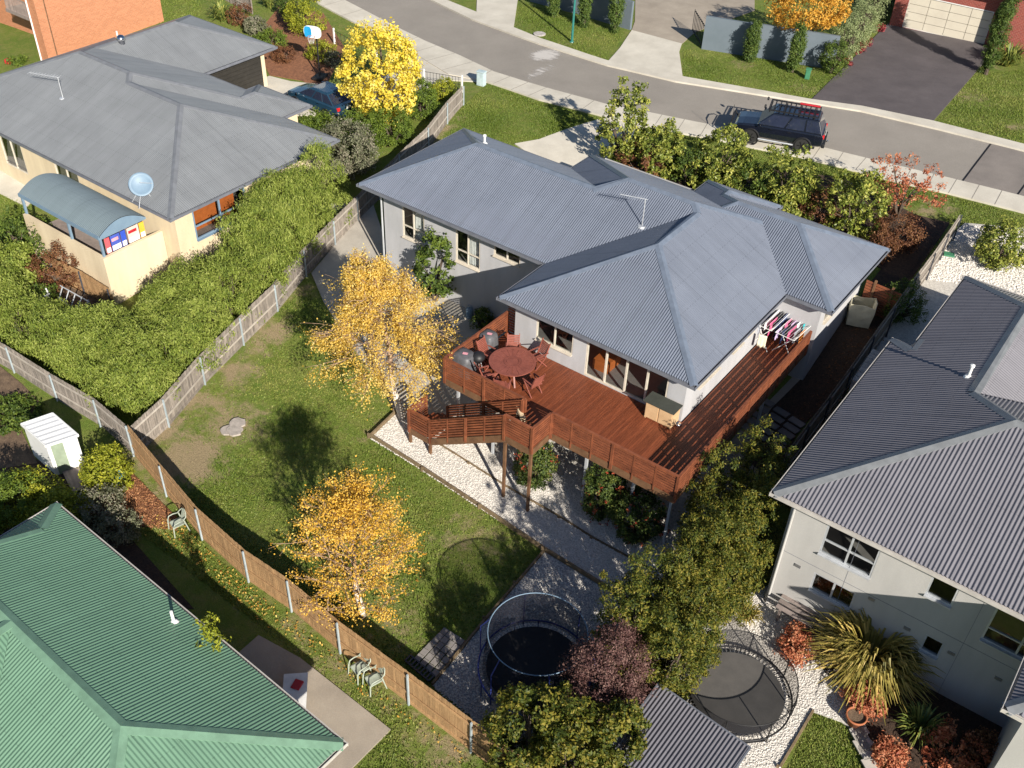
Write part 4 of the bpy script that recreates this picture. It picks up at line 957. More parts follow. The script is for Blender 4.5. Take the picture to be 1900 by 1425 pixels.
LM = dict(
 bark=leafmat('bark_chip', (.12,.05,.025), (.30,.13,.06), (.50,.26,.12), .05),
 hedge=leafmat('feathery_hedge_leaf', (.075,.12,.018), (.20,.255,.038), (.37,.41,.10), .3),
 pitto=leafmat('dark_shrub_leaf', (.03,.055,.012), (.075,.12,.02), (.16,.21,.03)),
 box=leafmat('clipped_shrub_leaf', (.05,.08,.012), (.10,.155,.02), (.19,.25,.03)),
 magn=leafmat('magnolia_leaf', (.06,.09,.018), (.20,.24,.04), (.50,.48,.11), .3, .4),
 ybirch=leafmat('yellow_birch_leaf', (.50,.31,.035), (.74,.51,.10), (.80,.66,.27), .4),
 obirch=leafmat('orange_birch_leaf', (.46,.24,.02), (.70,.42,.05), (.78,.56,.15), .3),
 yellow=leafmat('bright_yellow_leaf', (.48,.36,.02), (.80,.64,.07), (.85,.74,.22), .35),
 orange=leafmat('orange_autumn_leaf', (.40,.18,.02), (.62,.33,.04), (.70,.45,.10), .35),
 olive=leafmat('olive_green_leaf', (.025,.045,.008), (.095,.115,.014), (.24,.20,.03)),
 redtip=leafmat('red_tipped_leaf', (.03,.05,.012), (.06,.10,.02), (.17,.19,.04)),
 redfl=leafmat('red_new_growth', (.30,.04,.02), (.45,.08,.04), (.5,.18,.08)),
 purple=leafmat('purple_brown_leaf', (.06,.028,.026), (.135,.065,.06), (.25,.15,.12)),
 brown=leafmat('brown_red_leaf', (.07,.03,.015), (.17,.07,.035), (.26,.13,.05)),
 coral=leafmat('coral_autumn_leaf', (.28,.07,.035), (.48,.16,.08), (.55,.28,.15), .3),
 pale=leafmat('pale_green_hedge_leaf', (.12,.16,.06), (.25,.30,.13), (.36,.40,.20)),
 cyp=leafmat('cypress_leaf', (.035,.07,.015), (.08,.13,.025), (.15,.20,.04)),
 grey=leafmat('grey_green_leaf', (.08,.09,.05), (.18,.19,.11), (.32,.28,.22)),
 flax=leafmat('flax_leaf', (.10,.10,.025), (.30,.25,.06), (.60,.44,.14), .2, .4),
 flaxg=leafmat('green_flax_leaf', (.06,.10,.03), (.17,.22,.05), (.36,.34,.08), .2, .4),
 lime=leafmat('lime_shrub_leaf', (.10,.12,.01), (.24,.27,.02), (.44,.42,.04)),
 litter=leafmat('fallen_leaf', (.35,.16,.03), (.58,.34,.06), (.7,.5,.14), .1),
 gblade=leafmat('grass_blade', (.09,.14,.018), (.165,.22,.036), (.29,.29,.08), .25),
)
def bush(px, py, h, r_, m, label, n=2500, size=.13, h0=0, cat='shrub', name='shrub', group=None, clumps=0, crad=.25, tall=None, seed=None, up=False, spread=1.0, gap=0, nb=4, twigs=True, at_h=None, **k):
    """crown centre seen at the pixel; h total height, r_ radius"""
    seed = seed or int(px*7+py*3) % 9973; g = cpt(px, py, at_h if at_h is not None else (h0+h)/2); t = thing(name, g, label, cat, group=group); rr_ = random.Random(seed); bl = []
    hc = (h-h0)/2
    bl.append((g.x, g.y, g.z+h0+hc, r_*.8, r_*.8, hc))
    for i in range(nb):
        a = 6.28*i/nb+rr_.uniform(-.4,.4); q = r_*.42*spread; bl.append((g.x+q*math.cos(a), g.y+q*math.sin(a), g.z+h0+hc*rr_.uniform(.7,1.15), r_*.58, r_*.58, hc*rr_.uniform(.65,.9)))
    if up: k['updir'] = None
    crown(t, bl, n, size, m, clumps=clumps, crad=crad, seed=seed, gap=gap, **k)
    if twigs:
        mb = MB(); rnd_ = random.Random(seed)
        for i in range(9):
            b = rnd_.choice(bl); q = Vector((b[0]+b[3]*.7*rnd_.uniform(-1,1), b[1]+b[4]*.7*rnd_.uniform(-1,1), b[2]+b[5]*.6*rnd_.uniform(-.5,1)))
            s = Vector((g.x+rnd_.uniform(-.1,.1)*r_, g.y+rnd_.uniform(-.1,.1)*r_, g.z-.05)); mb.tube([s, s.lerp(q,.5)+Vector((0,0,.12*h)), q], [.03+.012*h,.02+.006*h,.008], 5, False)
        mb.build('stems', M['bark'], t)
    return t
def branch_tree(base, top, spec, seed, bark, trunk_r, nseg=9):
    """a leader with side branches that fork again; returns mesh and twig points"""
    r_ = random.Random(seed); mb = MB(); tips = []; base = Vector(base); top = Vector(top); pts_ = []
    for i in range(nseg+1):
        t = i/nseg; p = base.lerp(top, t); w_ = .16*math.sin(t*6+seed)*(top-base).length*.12+.05*math.sin(t*17); pts_.append(p+Vector((w_*.6, w_*.4, 0)))
    pts_[0] = base; mb.tube(pts_, [trunk_r*(1-.88*i/nseg) for i in range(nseg+1)], 8, False)
    def grow(p, d, L_, rad, depth):
        q = [p]; dd = d.copy(); n = 4
        for i in range(n):
            dd = (dd+Vector((r_.gauss(0,.13), r_.gauss(0,.13), r_.gauss(0,.08)+spec['lift'])) ).normalized(); q.append(q[-1]+dd*L_/n)
        mb.tube(q, [rad*(1-.8*i/n)+.003 for i in range(n+1)], 5 if depth < 2 else 3, False)
        for i in range(1, n+1): tips.append((q[i], depth, dd.copy()))
        if depth < spec['depth']:
            for i in range(spec['fork']):
                f_ = r_.uniform(.3,.95); k = min(n-1, int(f_*n)); s = q[k].lerp(q[k+1], f_*n-k)
                nd = (dd+Vector((r_.gauss(0,.6), r_.gauss(0,.6), r_.gauss(0,.35)))).normalized(); grow(s, nd, L_*r_.uniform(.4,.62), rad*.5, depth+1)
    H_ = (top-base).length
    for i in range(spec['n']):
        t = spec['t0']+(1-spec['t0'])*(i/(spec['n']-1))**.9; k = min(nseg-1, int(t*nseg)); s = pts_[k].lerp(pts_[k+1], t*nseg-k); a = i*2.4+r_.uniform(-.4,.4)
        prof = spec['prof'](t); d = Vector((math.cos(a), math.sin(a), spec['rise']*(.6+.8*t))).normalized(); grow(s, d, H_*spec['len']*prof, trunk_r*.28*(1-.6*t), 0)
    return mb, tips, pts_
def birch(basepx, toppx, H_, label, m, seed, spec, n, size, trunk_r=.13, droop=.3, spread=.28):
    g = G(*basepx); q = cpt(*toppx, H_); q.z = g.z+H_; t = thing('birch_tree', g, label, 'tree')
    mb, tips, pts_ = branch_tree(g-Vector((0,0,.1)), q, spec, seed, None, trunk_r); mb.build('branches', M['twig'], t, smooth=True)
    MB().tube(pts_, [trunk_r*1.03*(1-i/9)**1.3+.008 for i in range(10)], 10).build('trunk', M['birch'], t, smooth=True)
    r_ = np.random.default_rng(seed); pp = np.array([list(p) for p, d, _ in tips if d >= 1]+[list(pts_[-1])]*6); dd = np.array([list(v) for p, d, v in tips if d >= 1]+[[0,0,1]]*6)
    j = r_.integers(0, len(pp), n); off = r_.normal(size=(n,3))*spread; off[:,2] -= droop*r_.random(n)
    p = pp[j]+off; o = dd[j]; leaves('crown', p, o, size, m, t, seed=seed, tint0=.5+(r_.random(len(pp))[j]-.5)*.5, flat=.3, aspect=.7, droop=.6)
    return t
# --- the two birches on the lawn
birch((748,778), (682,478), 6.8, 'tall birch with thin yellow weeping foliage beside the deck stairs', LM['ybirch'], 4,
      dict(n=60, t0=.36, rise=.35, lift=-.045, len=.29, depth=2, fork=4, prof=lambda t: (1.2-.95*max(0,t-.45)/.55) if t > .45 else .95+2.2*(t-.36)), 46000, .075, .15, .75, .085)
birch((672,1143), (645,935), 5.0, 'bushy birch with orange-yellow leaves and a white trunk on the lower lawn', LM['obirch'], 9,
      dict(n=48, t0=.14, rise=.75, lift=.05, len=.44, depth=2, fork=4, prof=lambda t: .55+1.3*t*(1-t)*1.6-.35*t), 21000, .068, .12, .05, .105)
# --- big yellow tree by the left neighbour's drive
g = cpt(706,132,3.2); t = thing('tree', g, 'dense bright yellow rounded tree beside the neighbour driveway', 'tree')
crown(t, [(g.x,g.y,g.z+3.3,2.15,2.15,2.5),(g.x+.9,g.y-.5,g.z+2.5,1.6,1.6,1.8),(g.x-1,g.y-.3,g.z+2.8,1.5,1.5,1.9),(g.x,g.y+.8,g.z+3.6,1.6,1.6,1.9)], 13000, .16, LM['yellow'], clumps=420, crad=.3, seed=21, rough=.12, aspect=.6)
MB().tube([g-Vector((0,0,.2)), g+Vector((.1,0,1.5)), g+Vector((0,.1,4.5))], [.16,.13,.04], 8).build('trunk', M['bark'], t)
# --- the big feathery hedge behind the fences (one row behind the long fence, one along the back)
def hedgerow(pts_, h, wd, m, label, n, size, seed, clumps=900, crad=.3, ht=None, tips=True, cat='hedge', name='hedge', **k):
    bl = []; P3 = [Vector((x,y,T(x,y))) for x, y in pts_]; rr_ = random.Random(seed)
    for a, b in zip(P3[:-1], P3[1:]):
        c = max(1, int((b-a).length/(wd*.7)))
        for i in range(c+1):
            p = a.lerp(b, i/c); hh = h*rr_.uniform(.85,1.1)/2; z = T(p.x,p.y); bl.append((p.x+rr_.uniform(-.2,.2), p.y+rr_.uniform(-.2,.2), z+hh, wd*rr_.uniform(.85,1.1), wd*rr_.uniform(.85,1.1), hh*1.05))
    t = thing(name, P3[0], label, cat); crown(t, bl, n, size, m, clumps=clumps, crad=crad, seed=seed, **k); core(t, bl, M['bark']); return t
Ld = Vector((-.246,.969))
hp = [(v.x-1.25, v.y+.2) for v in lf[:7]]
hedgerow([( -30.6,17.0)]+[(x-.2,y) for x,y in hp[1:]], 3.3, 1.3, LM['hedge'], 'tall feathery lime-green hedge leaning over the long grey fence', 130000, .15, 31, 1700, .34, aspect=.26, rough=.3, droop=-2.2)
hedgerow([(-31.6,17.4),(-34.6,17.2)], 3.0, 1.6, LM['hedge'], 'deep corner mass of feathery lime-green hedge where the two grey fences meet', 62000, .15, 32, 700, .36, aspect=.26, rough=.25, droop=-2.2)
hedgerow([(-35.6,16.9),(-41,17.0),(-47,17.2)], 2.5, 1.25, LM['hedge'], 'feathery lime-green hedge along the old back fence behind the white shed', 62000, .15, 35, 800, .34, aspect=.26, rough=.25, droop=-2.2)
hedgerow([(-33.2,20.3),(-34.0,22.5)], 2.7, 1.5, LM['hedge'], 'bulging mass of feathery hedge beside the white framed swing', 45000, .15, 33, 600, .36, aspect=.26, droop=-2.2)
hedgerow([(-33.7,25.6),(-34.3,28.2),(-34.7,31.4)], 4.1, 1.25, LM['hedge'], 'feathery hedge growing against the cream house wall', 70000, .15, 34, 900, .34, aspect=.26, rough=.3, droop=-2.2)
bush(38,440,2.4,1.7,LM['pitto'],'green shrub mass at the left edge below the curved patio roof',7000,.13,clumps=140,crad=.3)
bush(12,500,2.2,1.6,LM['hedge'],'light green shrub at the left edge behind the back hedge',8000,.14,clumps=140,crad=.3)
bush(105,492,2.2,1.4,LM['brown'],'twiggy brown shrub in front of the cream terrace wall',6500,.09,clumps=90,crad=.25)
bush(70,555,1.4,.9,LM['pitto'],'small green shrub beside the white swing frame',2500,.11,clumps=60,crad=.2)
# clipped shrubs on the far side of the long fence
bush(640,278,3.0,1.8,LM['grey'],'big rounded grey-green shrub at the corner of the cream house',13000,.11,clumps=260,crad=.3)
bush(592,248,2.4,1.5,LM['box'],'rounded green shrub beside the parked blue car',9000,.11,clumps=170,crad=.3)
bush(676,240,2.4,1.3,LM['box'],'dark green clipped shrub left of the round ball shrub',7000,.10,clumps=150,crad=.25)
bush(727,232,2.4,1.25,LM['box'],'ball shaped clipped green shrub against the long grey fence',8000,.10,clumps=170,crad=.22)
bush(783,185,2.0,1.1,LM['box'],'green clipped shrub just right of the yellow tree',6000,.10,clumps=130,crad=.22)
bush(820,165,1.3,.8,LM['lime'],'small light green shrub at the street end of the long fence',3500,.09,clumps=80,crad=.2)
# corner garden
bush(565,28,3.0,1.5,LM['lime'],'yellow-green loose shrub at the top edge in the corner garden',5000,.12,clumps=120,crad=.28)
bush(545,5,2.6,1.2,LM['pitto'],'green shrub at the top edge behind the yellow-green shrub',4000,.12,clumps=90,crad=.28)
bush(500,72,1.0,1.3,LM['box'],'low spreading green shrub beside the garage roof corner',4500,.10,clumps=110,crad=.22)
bush(475,48,1.3,.8,LM['grey'],'pale grey spiky shrub above the garage roof',2000,.16,clumps=50,crad=.25)
bush(447,25,1.4,1.0,LM['brown'],'brownish shrub left of the pale grey shrub',2500,.10,clumps=60,crad=.25)
bush(525,100,.9,.9,LM['brown'],'low red-brown shrub on the bark mulch by the garage',2500,.09,clumps=60,crad=.2)
bush(595,95,1.1,1.1,LM['lime'],'olive shrub in the shadow side of the basketball hoop',3000,.10,clumps=70,crad=.22)
bush(620,110,.8,.8,LM['grey'],'low grey-green tuft beside the basketball pole',1500,.10,clumps=40,crad=.2)
# magnolia row in front of the middle house, along the street
for (px_, py_, h_, r_, lb) in ((1160,238,4.6,1.15,'tall narrow magnolia at the driveway end of the street row'),(1228,280,2.9,1.35,'second magnolia in the street row, level with the first bonnet'),
        (1338,296,3.1,1.45,'magnolia in front of the front wheel of the dark wagon'),(1462,335,3.1,1.55,'magnolia in front of the rear wheel of the dark wagon'),
        (1590,382,3.1,1.45,'magnolia next to the orange-red tree')):
    if lb.startswith('second'): lb = 'low broad magnolia beside the tall narrow one at the driveway'
    bush(px_, py_, h_, r_*1.15, LM['magn'], lb, 6500, .17, clumps=190, crad=.24, cat='tree', name='magnolia_tree', group='magnolias in the row behind the middle house', rough=.3, flat=.35, gap=.35)
bush(1185,305,2.2,1.3,LM['brown'],'brownish green shrub at the foot of the tall narrow magnolia',3000,.12,clumps=70,crad=.25)
bush(1283,305,2.3,1.15,LM['pitto'],'dark shrub between the low broad magnolia and the one by the front wheel',2500,.12,clumps=60,crad=.25)
bush(1403,340,2.4,1.25,LM['pitto'],'dark green shrub behind the roof, left of the rear wheel magnolia',2800,.13,clumps=70,crad=.25)
bush(1530,385,2.2,1.1,LM['brown'],'dark reddish shrub left of the magnolia by the orange-red tree',3200,.09,clumps=80,crad=.22)
bush(1668,428,2.0,1.15,LM['brown'],'rusty brown shrub at the right corner of the middle house roof',5500,.09,clumps=120,crad=.25)
bush(1640,455,1.6,.8,LM['brown'],'small rusty shrub tucked below the middle house roof corner',2500,.09,clumps=60,crad=.22)
bush(1683,330,3.2,1.75,LM['coral'],'orange-red autumn tree on the verge behind the magnolias',2800,.12,h0=1.0,clumps=110,crad=.22,cat='tree',name='autumn_tree',spread=1.3,flat=.3)
bush(1862,455,2.1,1.35,LM['magn'],'green and rust shrub on the white gravel at the right edge',6500,.13,clumps=140,crad=.27)
bush(1680,560,1.7,1.15,LM['pitto'],'shaded dark green shrub between the grey fence and the right house',6000,.08,clumps=160,crad=.2)
bush(1345,335,1.6,1.1,LM['magn'],'low green fill shrub close to the roof edge, left of the middle of the row',3500,.15,clumps=90,crad=.24)
bush(1470,378,1.7,1.2,LM['magn'],'low green fill shrub close to the roof edge, right of the middle of the row',3500,.15,clumps=90,crad=.24)
# middle house garden
bush(806,498,3.6,1.05,LM['magn'],'slim dark magnolia in front of the grey wing wall',3600,.17,clumps=95,crad=.25,cat='tree',name='magnolia_tree',gap=.35,tint=None) if False else bush(806,498,3.6,1.05,LM['pitto'],'slim glossy tree in front of the grey wing wall',3600,.17,clumps=95,crad=.25,cat='tree',name='magnolia_tree',gap=.35)
bush(893,592,1.0,.6,LM['pitto'],'small shaded shrub beside the timber screen and gas bottle',1500,.10,clumps=40,crad=.18)
def redbush(px_, py_, h_, r_, lb):
    t = bush(px_, py_, h_, r_, LM['redtip'], lb, 6500, .10, clumps=150, crad=.2)
    g = MW[t.name].translation; crown(t, [(g.x,g.y,g.z+h_/2,r_,r_,h_/2)], 420, .09, LM['redfl'], clumps=60, crad=.1, seed=int(px_), name='red_shoots', fill=0, kind='stuff'); return t
redbush(992,862,2.1,.8,'red tipped shrub under the small stair landing of the deck')
redbush(1122,915,2.2,.95,'red tipped shrub under the middle of the front deck rail')
redbush(1185,955,2.2,1.1,'large red tipped shrub under the front corner of the deck')
for (px_, py_, h_, r_, lb) in ((1405,905,5.4,1.1,'tallest olive green shrub at the corner of the dark roofed house'),(1325,950,4.4,1.05,'olive green shrub just right of the deck corner'),
     (1385,985,4.8,1.2,'broad olive green shrub against the right house wall'),(1300,1045,4.8,1.1,'olive green shrub left of the warm grey wall'),
     (1350,1070,4.0,1.1,'olive green shrub above the small yellow tuft'),(1232,1120,4.9,1.3,'olive green shrub behind the purple bush'),
     (1285,1140,4.6,1.3,'olive green shrub above the grey trampoline'),(1178,1165,5.4,1.3,'slender olive green shrub touching the netted trampoline'),(1250,1205,5.0,1.3,'olive green shrub between purple bush and grey trampoline')):
    bush(px_, py_, h_, r_, LM['olive'], lb, 17000, .10, clumps=260, crad=.22, rough=.5, tintsd=.28, fill=.4, group='olive green shrubs between the trampolines and the deck', gap=.3, aspect=.42, droop=-.8)
bush(1122,1250,4.5,1.3,LM['purple'],'purple-brown leafed bush beside the netted trampoline',24000,.07,h0=.9,clumps=300,crad=.25,rough=.3)
bush(985,1360,4.4,1.35,LM['olive'],'green shrub at the bottom overlapping the orange fence',12000,.12,clumps=150,crad=.25,rough=.3,tintsd=.3)
bush(1062,1410,4.2,1.25,LM['olive'],'green shrub at the bottom edge left of the small shed roof',12000,.12,clumps=130,crad=.25,rough=.3,tintsd=.3)
bush(1140,1392,3.8,1.1,LM['olive'],'green shrub touching the small grey shed roof',12000,.12,clumps=140,crad=.25,rough=.3,tintsd=.3)
# street far side
for k, (px_, py_, h_, lb) in enumerate(((1027,27,3.6,'first cypress from the left in front of the slate wall'),(1083,46,3.8,'cypress standing just right of the green lamp post'),(1140,56,3.9,'cypress nearest the gateway corner of the slate wall'),
        (1390,110,2.7,'slim cypress in front of the middle of the right slate wall'),(1470,130,3.2,'leaning cypress under the orange autumn tree'))):
    bush(px_, py_, h_, .5, LM['cyp'], lb, 9000, .10, clumps=170, crad=.22, cat='tree', name='cypress_tree', group='cypresses along the slate garden walls', nb=2, spread=.2, at_h=.15)
bush(1830,135,6.0,.6,LM['cyp'],'tallest cypress in front of the cream garage door',16000,.10,clumps=260,crad=.25,cat='tree',name='cypress_tree',nb=2,spread=.2,at_h=.1)
bush(1500,12,4.6,2.6,LM['orange'],'orange autumn street tree behind the right slate wall',9000,.15,h0=1.8,clumps=230,crad=.35,cat='tree',name='autumn_tree')
pts_ = [G(1555,118)[:2], G(1600,60)[:2], G(1640,5)[:2], G(1670,-50)[:2]]
hedgerow([tuple(p) for p in pts_], 2.2, .95, LM['pale'], 'long clipped pale green hedge beside the dark asphalt driveway', 30000, .10, 61, 800, .25, aspect=.5)
bush(1548,105,2.1,.95,LM['pitto'],'variegated dark shrub at the street end of the pale hedge',4500,.10,clumps=120,crad=.22)
for k, (px_, py_, lb) in enumerate(((1573,113,'small crimson plant nearest the street on the driveway edge'),(1595,92,'second crimson plant up the driveway edge'),(1608,78,'third crimson plant up the driveway edge'),(1632,52,'largest crimson plant beside the red brick pier'))):
    bush(px_, py_, .5, .38, leafmat('crimson_leaf_%d' % k, (.12,.012,.02), (.25,.03,.04), (.36,.07,.07)) if k == 0 else bpy.data.materials['crimson_leaf_0'], lb, 700, .10, clumps=20, crad=.15, twigs=False, group='crimson plants along the driveway edge')
# conifer showing above the green roof gutter
bush(387,1158,4.0,.5,LM['lime'],'slim conifer poking up past the green roof gutter',2500,.10,clumps=70,crad=.2,cat='tree',name='conifer',nb=2,spread=.2,at_h=3.6)
# shed corner
bush(195,872,1.7,.95,LM['lime'],'yellow-green shrub between the white shed and the orange fence',7000,.10,clumps=170,crad=.24)
bush(45,925,1.7,1.4,LM['lime'],'yellow-green shrub left of the grey boards',10000,.10,clumps=210,crad=.25)
bush(105,950,1.6,1.2,LM['lime'],'yellow-green shrub next to the green roof peak',8000,.10,clumps=180,crad=.25)
bush(15,930,2.2,1.3,LM['box'],'darker green shrub at the left edge above the green roof',7000,.10,clumps=150,crad=.25)
bush(185,940,1.4,1.0,LM['grey'],'grey-pink shrub between the boards and the green roof',4000,.09,clumps=100,crad=.22)
bush(222,975,1.2,.8,LM['grey'],'small grey-pink shrub on the bark mulch by the green roof',2600,.09,clumps=70,crad=.2)
for k, (px_, py_) in enumerate(((20,752),(45,765),(18,782))):
    bush(px_, py_, .5, .8, LM['pitto'], ('leafy vegetable patch behind the white shed', 'leafy vegetable patch touching the white shed corner', 'leafy vegetable patch at the left edge')[k], 1600, .12, clumps=40, crad=.2, twigs=False, cat='plant', name='vegetable_patch')
# right house bed
for (px_, py_, h_, r_, m_, lb) in ((1478,1195,.9,.7,'coral','coral leafed shrub on the left side of the big flax'),(1605,1298,.8,.65,'coral','coral red shrub below the big flax'),
     (1650,1398,.8,.55,'coral','coral red shrub at the bottom under the small flax'),(1775,1392,1.5,.95,'coral','large coral shrub at the bottom beside the pale wall corner'),(1830,1400,1.3,.7,'brown','brown shrub between the large coral shrub and the pale wall')):
    bush(px_, py_, h_, r_, LM[m_], lb, 2600, .10, clumps=70, crad=.2)
def flax(px_, py_, r_, h_, n, m_, label, seed, wd=.07, name='flax_plant'):
    g = G(px_, py_); t = thing(name, g, label, 'plant'); rr_ = random.Random(seed); V_ = []; F_ = []; age = []
    for i in range(n):
        a = rr_.uniform(0, 6.283); L_ = rr_.uniform(.65,1.1); el = rr_.uniform(.35,1.45); x = r_*L_; pts3 = []
        r0 = rr_.uniform(0,.18)*r_; hh = h_*rr_.uniform(.6,1.1)*math.sin(el)+.15; rad = x*math.cos(el*.75)
        for q in range(6):
            s = q/5; rad_ = r0+rad*s; z = hh*(4*s*(1-s*.62))*.62*(1 if s < 1 else .95); pts3.append((g.x+rad_*math.cos(a), g.y+rad_*math.sin(a), g.z+max(z,.02)))
        side = Vector((-math.sin(a), math.cos(a), rr_.uniform(-.4,.4))).normalized(); b0 = len(V_)
        for q, p in enumerate(pts3):
            w_ = wd*(1-.9*(q/5)**2)*.5; V_ += [Vector(p)-side*w_, Vector(p)+side*w_]
        for q in range(5): F_.append((b0+2*q, b0+2*q+1, b0+2*q+3, b0+2*q+2)); age.append(min(1, max(0, rr_.gauss(.5,.28))))
    V_ = np.array([tuple(v) for v in V_])-np.array(g); me = np_mesh('leaf_blades', V_, np.array(F_), m_, {'age': ('FACE', age)}); o = bpy.data.objects.new('leaf_blades', me); COL.objects.link(o); o.parent = t; return t
flax(1603,1240,2.15,1.8,1000,LM['flax'],'very large bronze-yellow flax in front of the right house wall',5,.09)
flax(1385,1150,.6,.5,120,LM['flax'],'small yellow striped flax on the white gravel below the olive shrubs',6,.05)
flax(1702,1362,.95,.9,170,LM['flaxg'],'green and yellow flax between the two coral shrubs at the bottom',8,.06)
flax(1868,122,1.5,1.2,260,LM['flaxg'],'yellow-green flax beside the red brick wall at the top right',12,.09)
flax(412,38,1.1,1.1,200,LM['flaxg'],'green flax behind the left garage roof',13,.09)
flax(500,15,.9,1.0,150,LM['flaxg'],'small green flax at the top edge of the corner garden',14,.08)

# ---- ground cover: grass tufts, pebbles, fallen leaves (nobody could count these)
def inside(px_, py_, poly):
    x, y = np.asarray(px_), np.asarray(py_); c = np.zeros(len(x), bool)
    for (x1, y1), (x2, y2) in zip(poly, poly[1:]+poly[:1]):
        with np.errstate(divide='ignore', invalid='ignore'):
            c ^= ((y1 > y) != (y2 > y)) & (x < (x2-x1)*(y-y1)/(y2-y1+1e-12)+x1)
    return c
def scatter(poly, n, seed, not_in=()):
    r_ = np.random.default_rng(seed); X = [p[0] for p in poly]; Y = [p[1] for p in poly]; x = r_.uniform(min(X), max(X), n*2); y = r_.uniform(min(Y), max(Y), n*2); k = inside(x, y, poly)
    for q in not_in: k &= ~inside(x, y, q)
    x, y = x[k][:n], y[k][:n]; return np.stack([x, y, Tn(x, y)], 1)
def tufts(poly, n, seed, hgt=.06, not_in=()):
    p = scatter(poly, n, seed, not_in); r_ = np.random.default_rng(seed); n = len(p); dens = pn(p, 1.3, 5); k = r_.random(n) < .65+.5*dens
    for a, b, rr_, s_ in SPOTS:
        g = G(a, b); k &= r_.random(n) > 1.3*s_*np.exp(-((p[:,0]-g.x)**2+(p[:,1]-g.y)**2)/(rr_*rr_))
    p = p[k]; n = len(p); a = r_.uniform(0, 6.283, n); h = hgt*r_.uniform(.5,1.5,n)*(1+.5*pn(p, .9, 8)); w_ = r_.uniform(.015,.03,n); l = r_.normal(size=(n,2))*.035
    dx, dy = np.cos(a)*w_, np.sin(a)*w_
    v = np.stack([p-np.stack([dx,dy,0*dx],1), p+np.stack([dx,dy,0*dx],1), p+np.stack([l[:,0],l[:,1],h],1)], 1).reshape(-1,3)
    age = np.clip(.45+.35*pn(p, .8, 3)+r_.normal(size=n)*.18, 0, 1)
    o = bpy.data.objects.new('grass', np_mesh('grass', v, np.arange(n*3).reshape(n,3), LM['gblade'], {'age': ('FACE', age)})); COL.objects.link(o); return tag(o, kind='stuff')
lawn = PX([(262,850),(340,770),(450,650),(560,535),(590,560),(650,640),(705,708),(738,768),(688,815),(893,946),(1008,1024),(902,1150),(800,1270),(760,1300),(640,1215),(460,1075),(300,930)])
tufts(lawn, 90000, 1)
low = PX([(330,965),(455,1085),(630,1220),(760,1320),(860,1400),(960,1500),(600,1500),(725,1355),(557,1222),(440,1130),(240,975)])
tufts(low, 45000, 2)
for k, (pl_, n_) in enumerate((([(800,270),(858,200),(905,155),(1000,190),(1122,221),(1000,260),(930,270)],30000), ([(958,58),(1000,72),(1095,105),(1126,112),(1160,60),(985,10),(965,0)],14000),
     ([(1268,92),(1300,92),(1545,130),(1590,125),(1503,185),(1398,167),(1267,143)],18000), ([(1735,228),(1808,137),(1900,130),(1900,268)],20000), ([(1196,240),(1333,264),(1480,294),(1624,332),(1755,362),(1900,400),(1900,440),(1770,415),(1640,370),(1400,310),(1300,280)],24000),
     ([(1510,1322),(1560,1342),(1700,1440),(1700,1480),(1440,1480)],12000), ([(220,60),(215,0),(380,0),(370,30)],9000), ([(0,360),(45,375),(60,420),(20,440),(-40,420)],7000))):
    tufts(PX(pl_), n_, 10+k, .06 if k != 5 else .08)
def pebbles(poly, n, seed, size=.035):
    p = scatter(poly, n, seed); r_ = np.random.default_rng(seed); n = len(p); s = size*r_.uniform(.5,1.7,n)[:,None]; p[:,2] += .05
    base = np.array([[1,0,0],[0,1,0],[-1,0,0],[0,-1,0],[0,0,.7],[0,0,-.4]])
    th = r_.uniform(0, 6.283, n); c, s_ = np.cos(th), np.sin(th); v = np.zeros((n,6,3)); st = r_.uniform(.6,1,n)
    for i, b in enumerate(base): v[:,i,0] = c*b[0]-s_*b[1]*st; v[:,i,1] = s_*b[0]+c*b[1]*st; v[:,i,2] = b[2]*.8
    v = (v*s[:,:,None]+p[:,None,:]).reshape(-1,3); f = np.array([[0,1,4],[1,2,4],[2,3,4],[3,0,4],[1,0,5],[2,1,5],[3,2,5],[0,3,5]])
    F3 = (np.arange(n)[:,None,None]*6+f[None]).reshape(-1,3); o = bpy.data.objects.new('pebbles', np_mesh('pebbles', v, F3, M['pebble'])); COL.objects.link(o); return tag(o, kind='stuff')
pebbles(PX([(687,815),(735,770),(820,790),(1000,860),(1300,960),(1215,1148),(1010,1020)]), 26000, 3, .03)
pebbles(PX([(1010,1027),(1215,1152),(1230,1300),(940,1415),(802,1274)]), 14000, 4, .028)
pebbles(PX([(1330,1130),(1430,1090),(1500,1085),(1560,1170),(1640,1300),(1560,1338),(1507,1320),(1447,1425),(1230,1425),(1240,1190)]), 20000, 5, .03)
pebbles(PX([(1765,445),(1790,418),(1900,430),(1960,600),(1800,530),(1720,520)]), 6000, 6, .06)
def litter(poly, n, seed, size=.06, m=None, name='fallen_leaves', lift=.05):
    p = scatter(poly, n, seed); r_ = np.random.default_rng(seed); p[:,2] += lift+r_.uniform(0,.03,len(p)); t = thing('leaf_litter', p[0], None, None)
    bpy.data.objects.remove(t); n = len(p); a = r_.uniform(0,6.283,n); s = size*r_.uniform(.5,1.2,n)
    dx, dy = np.cos(a)*s, np.sin(a)*s; z0 = np.zeros(n); tz = r_.normal(size=n)*.015
    v = np.stack([p+np.stack([dx,dy,tz],1), p+np.stack([-dy*.6,dx*.6,z0],1), p-np.stack([dx,dy,tz],1), p+np.stack([dy*.6,-dx*.6,z0],1)],1).reshape(-1,3)
    o = bpy.data.objects.new(name, np_mesh(name, v, np.arange(n*4).reshape(n,4), m or LM['litter'], {'age': ('FACE', r_.random(n))})); COL.objects.link(o); return tag(o, kind='stuff')
litter(PX([(300,945),(460,1080),(640,1225),(760,1320),(900,1420),(860,1425),(700,1310),(560,1215),(400,1080),(280,975)]), 300, 21, .045)
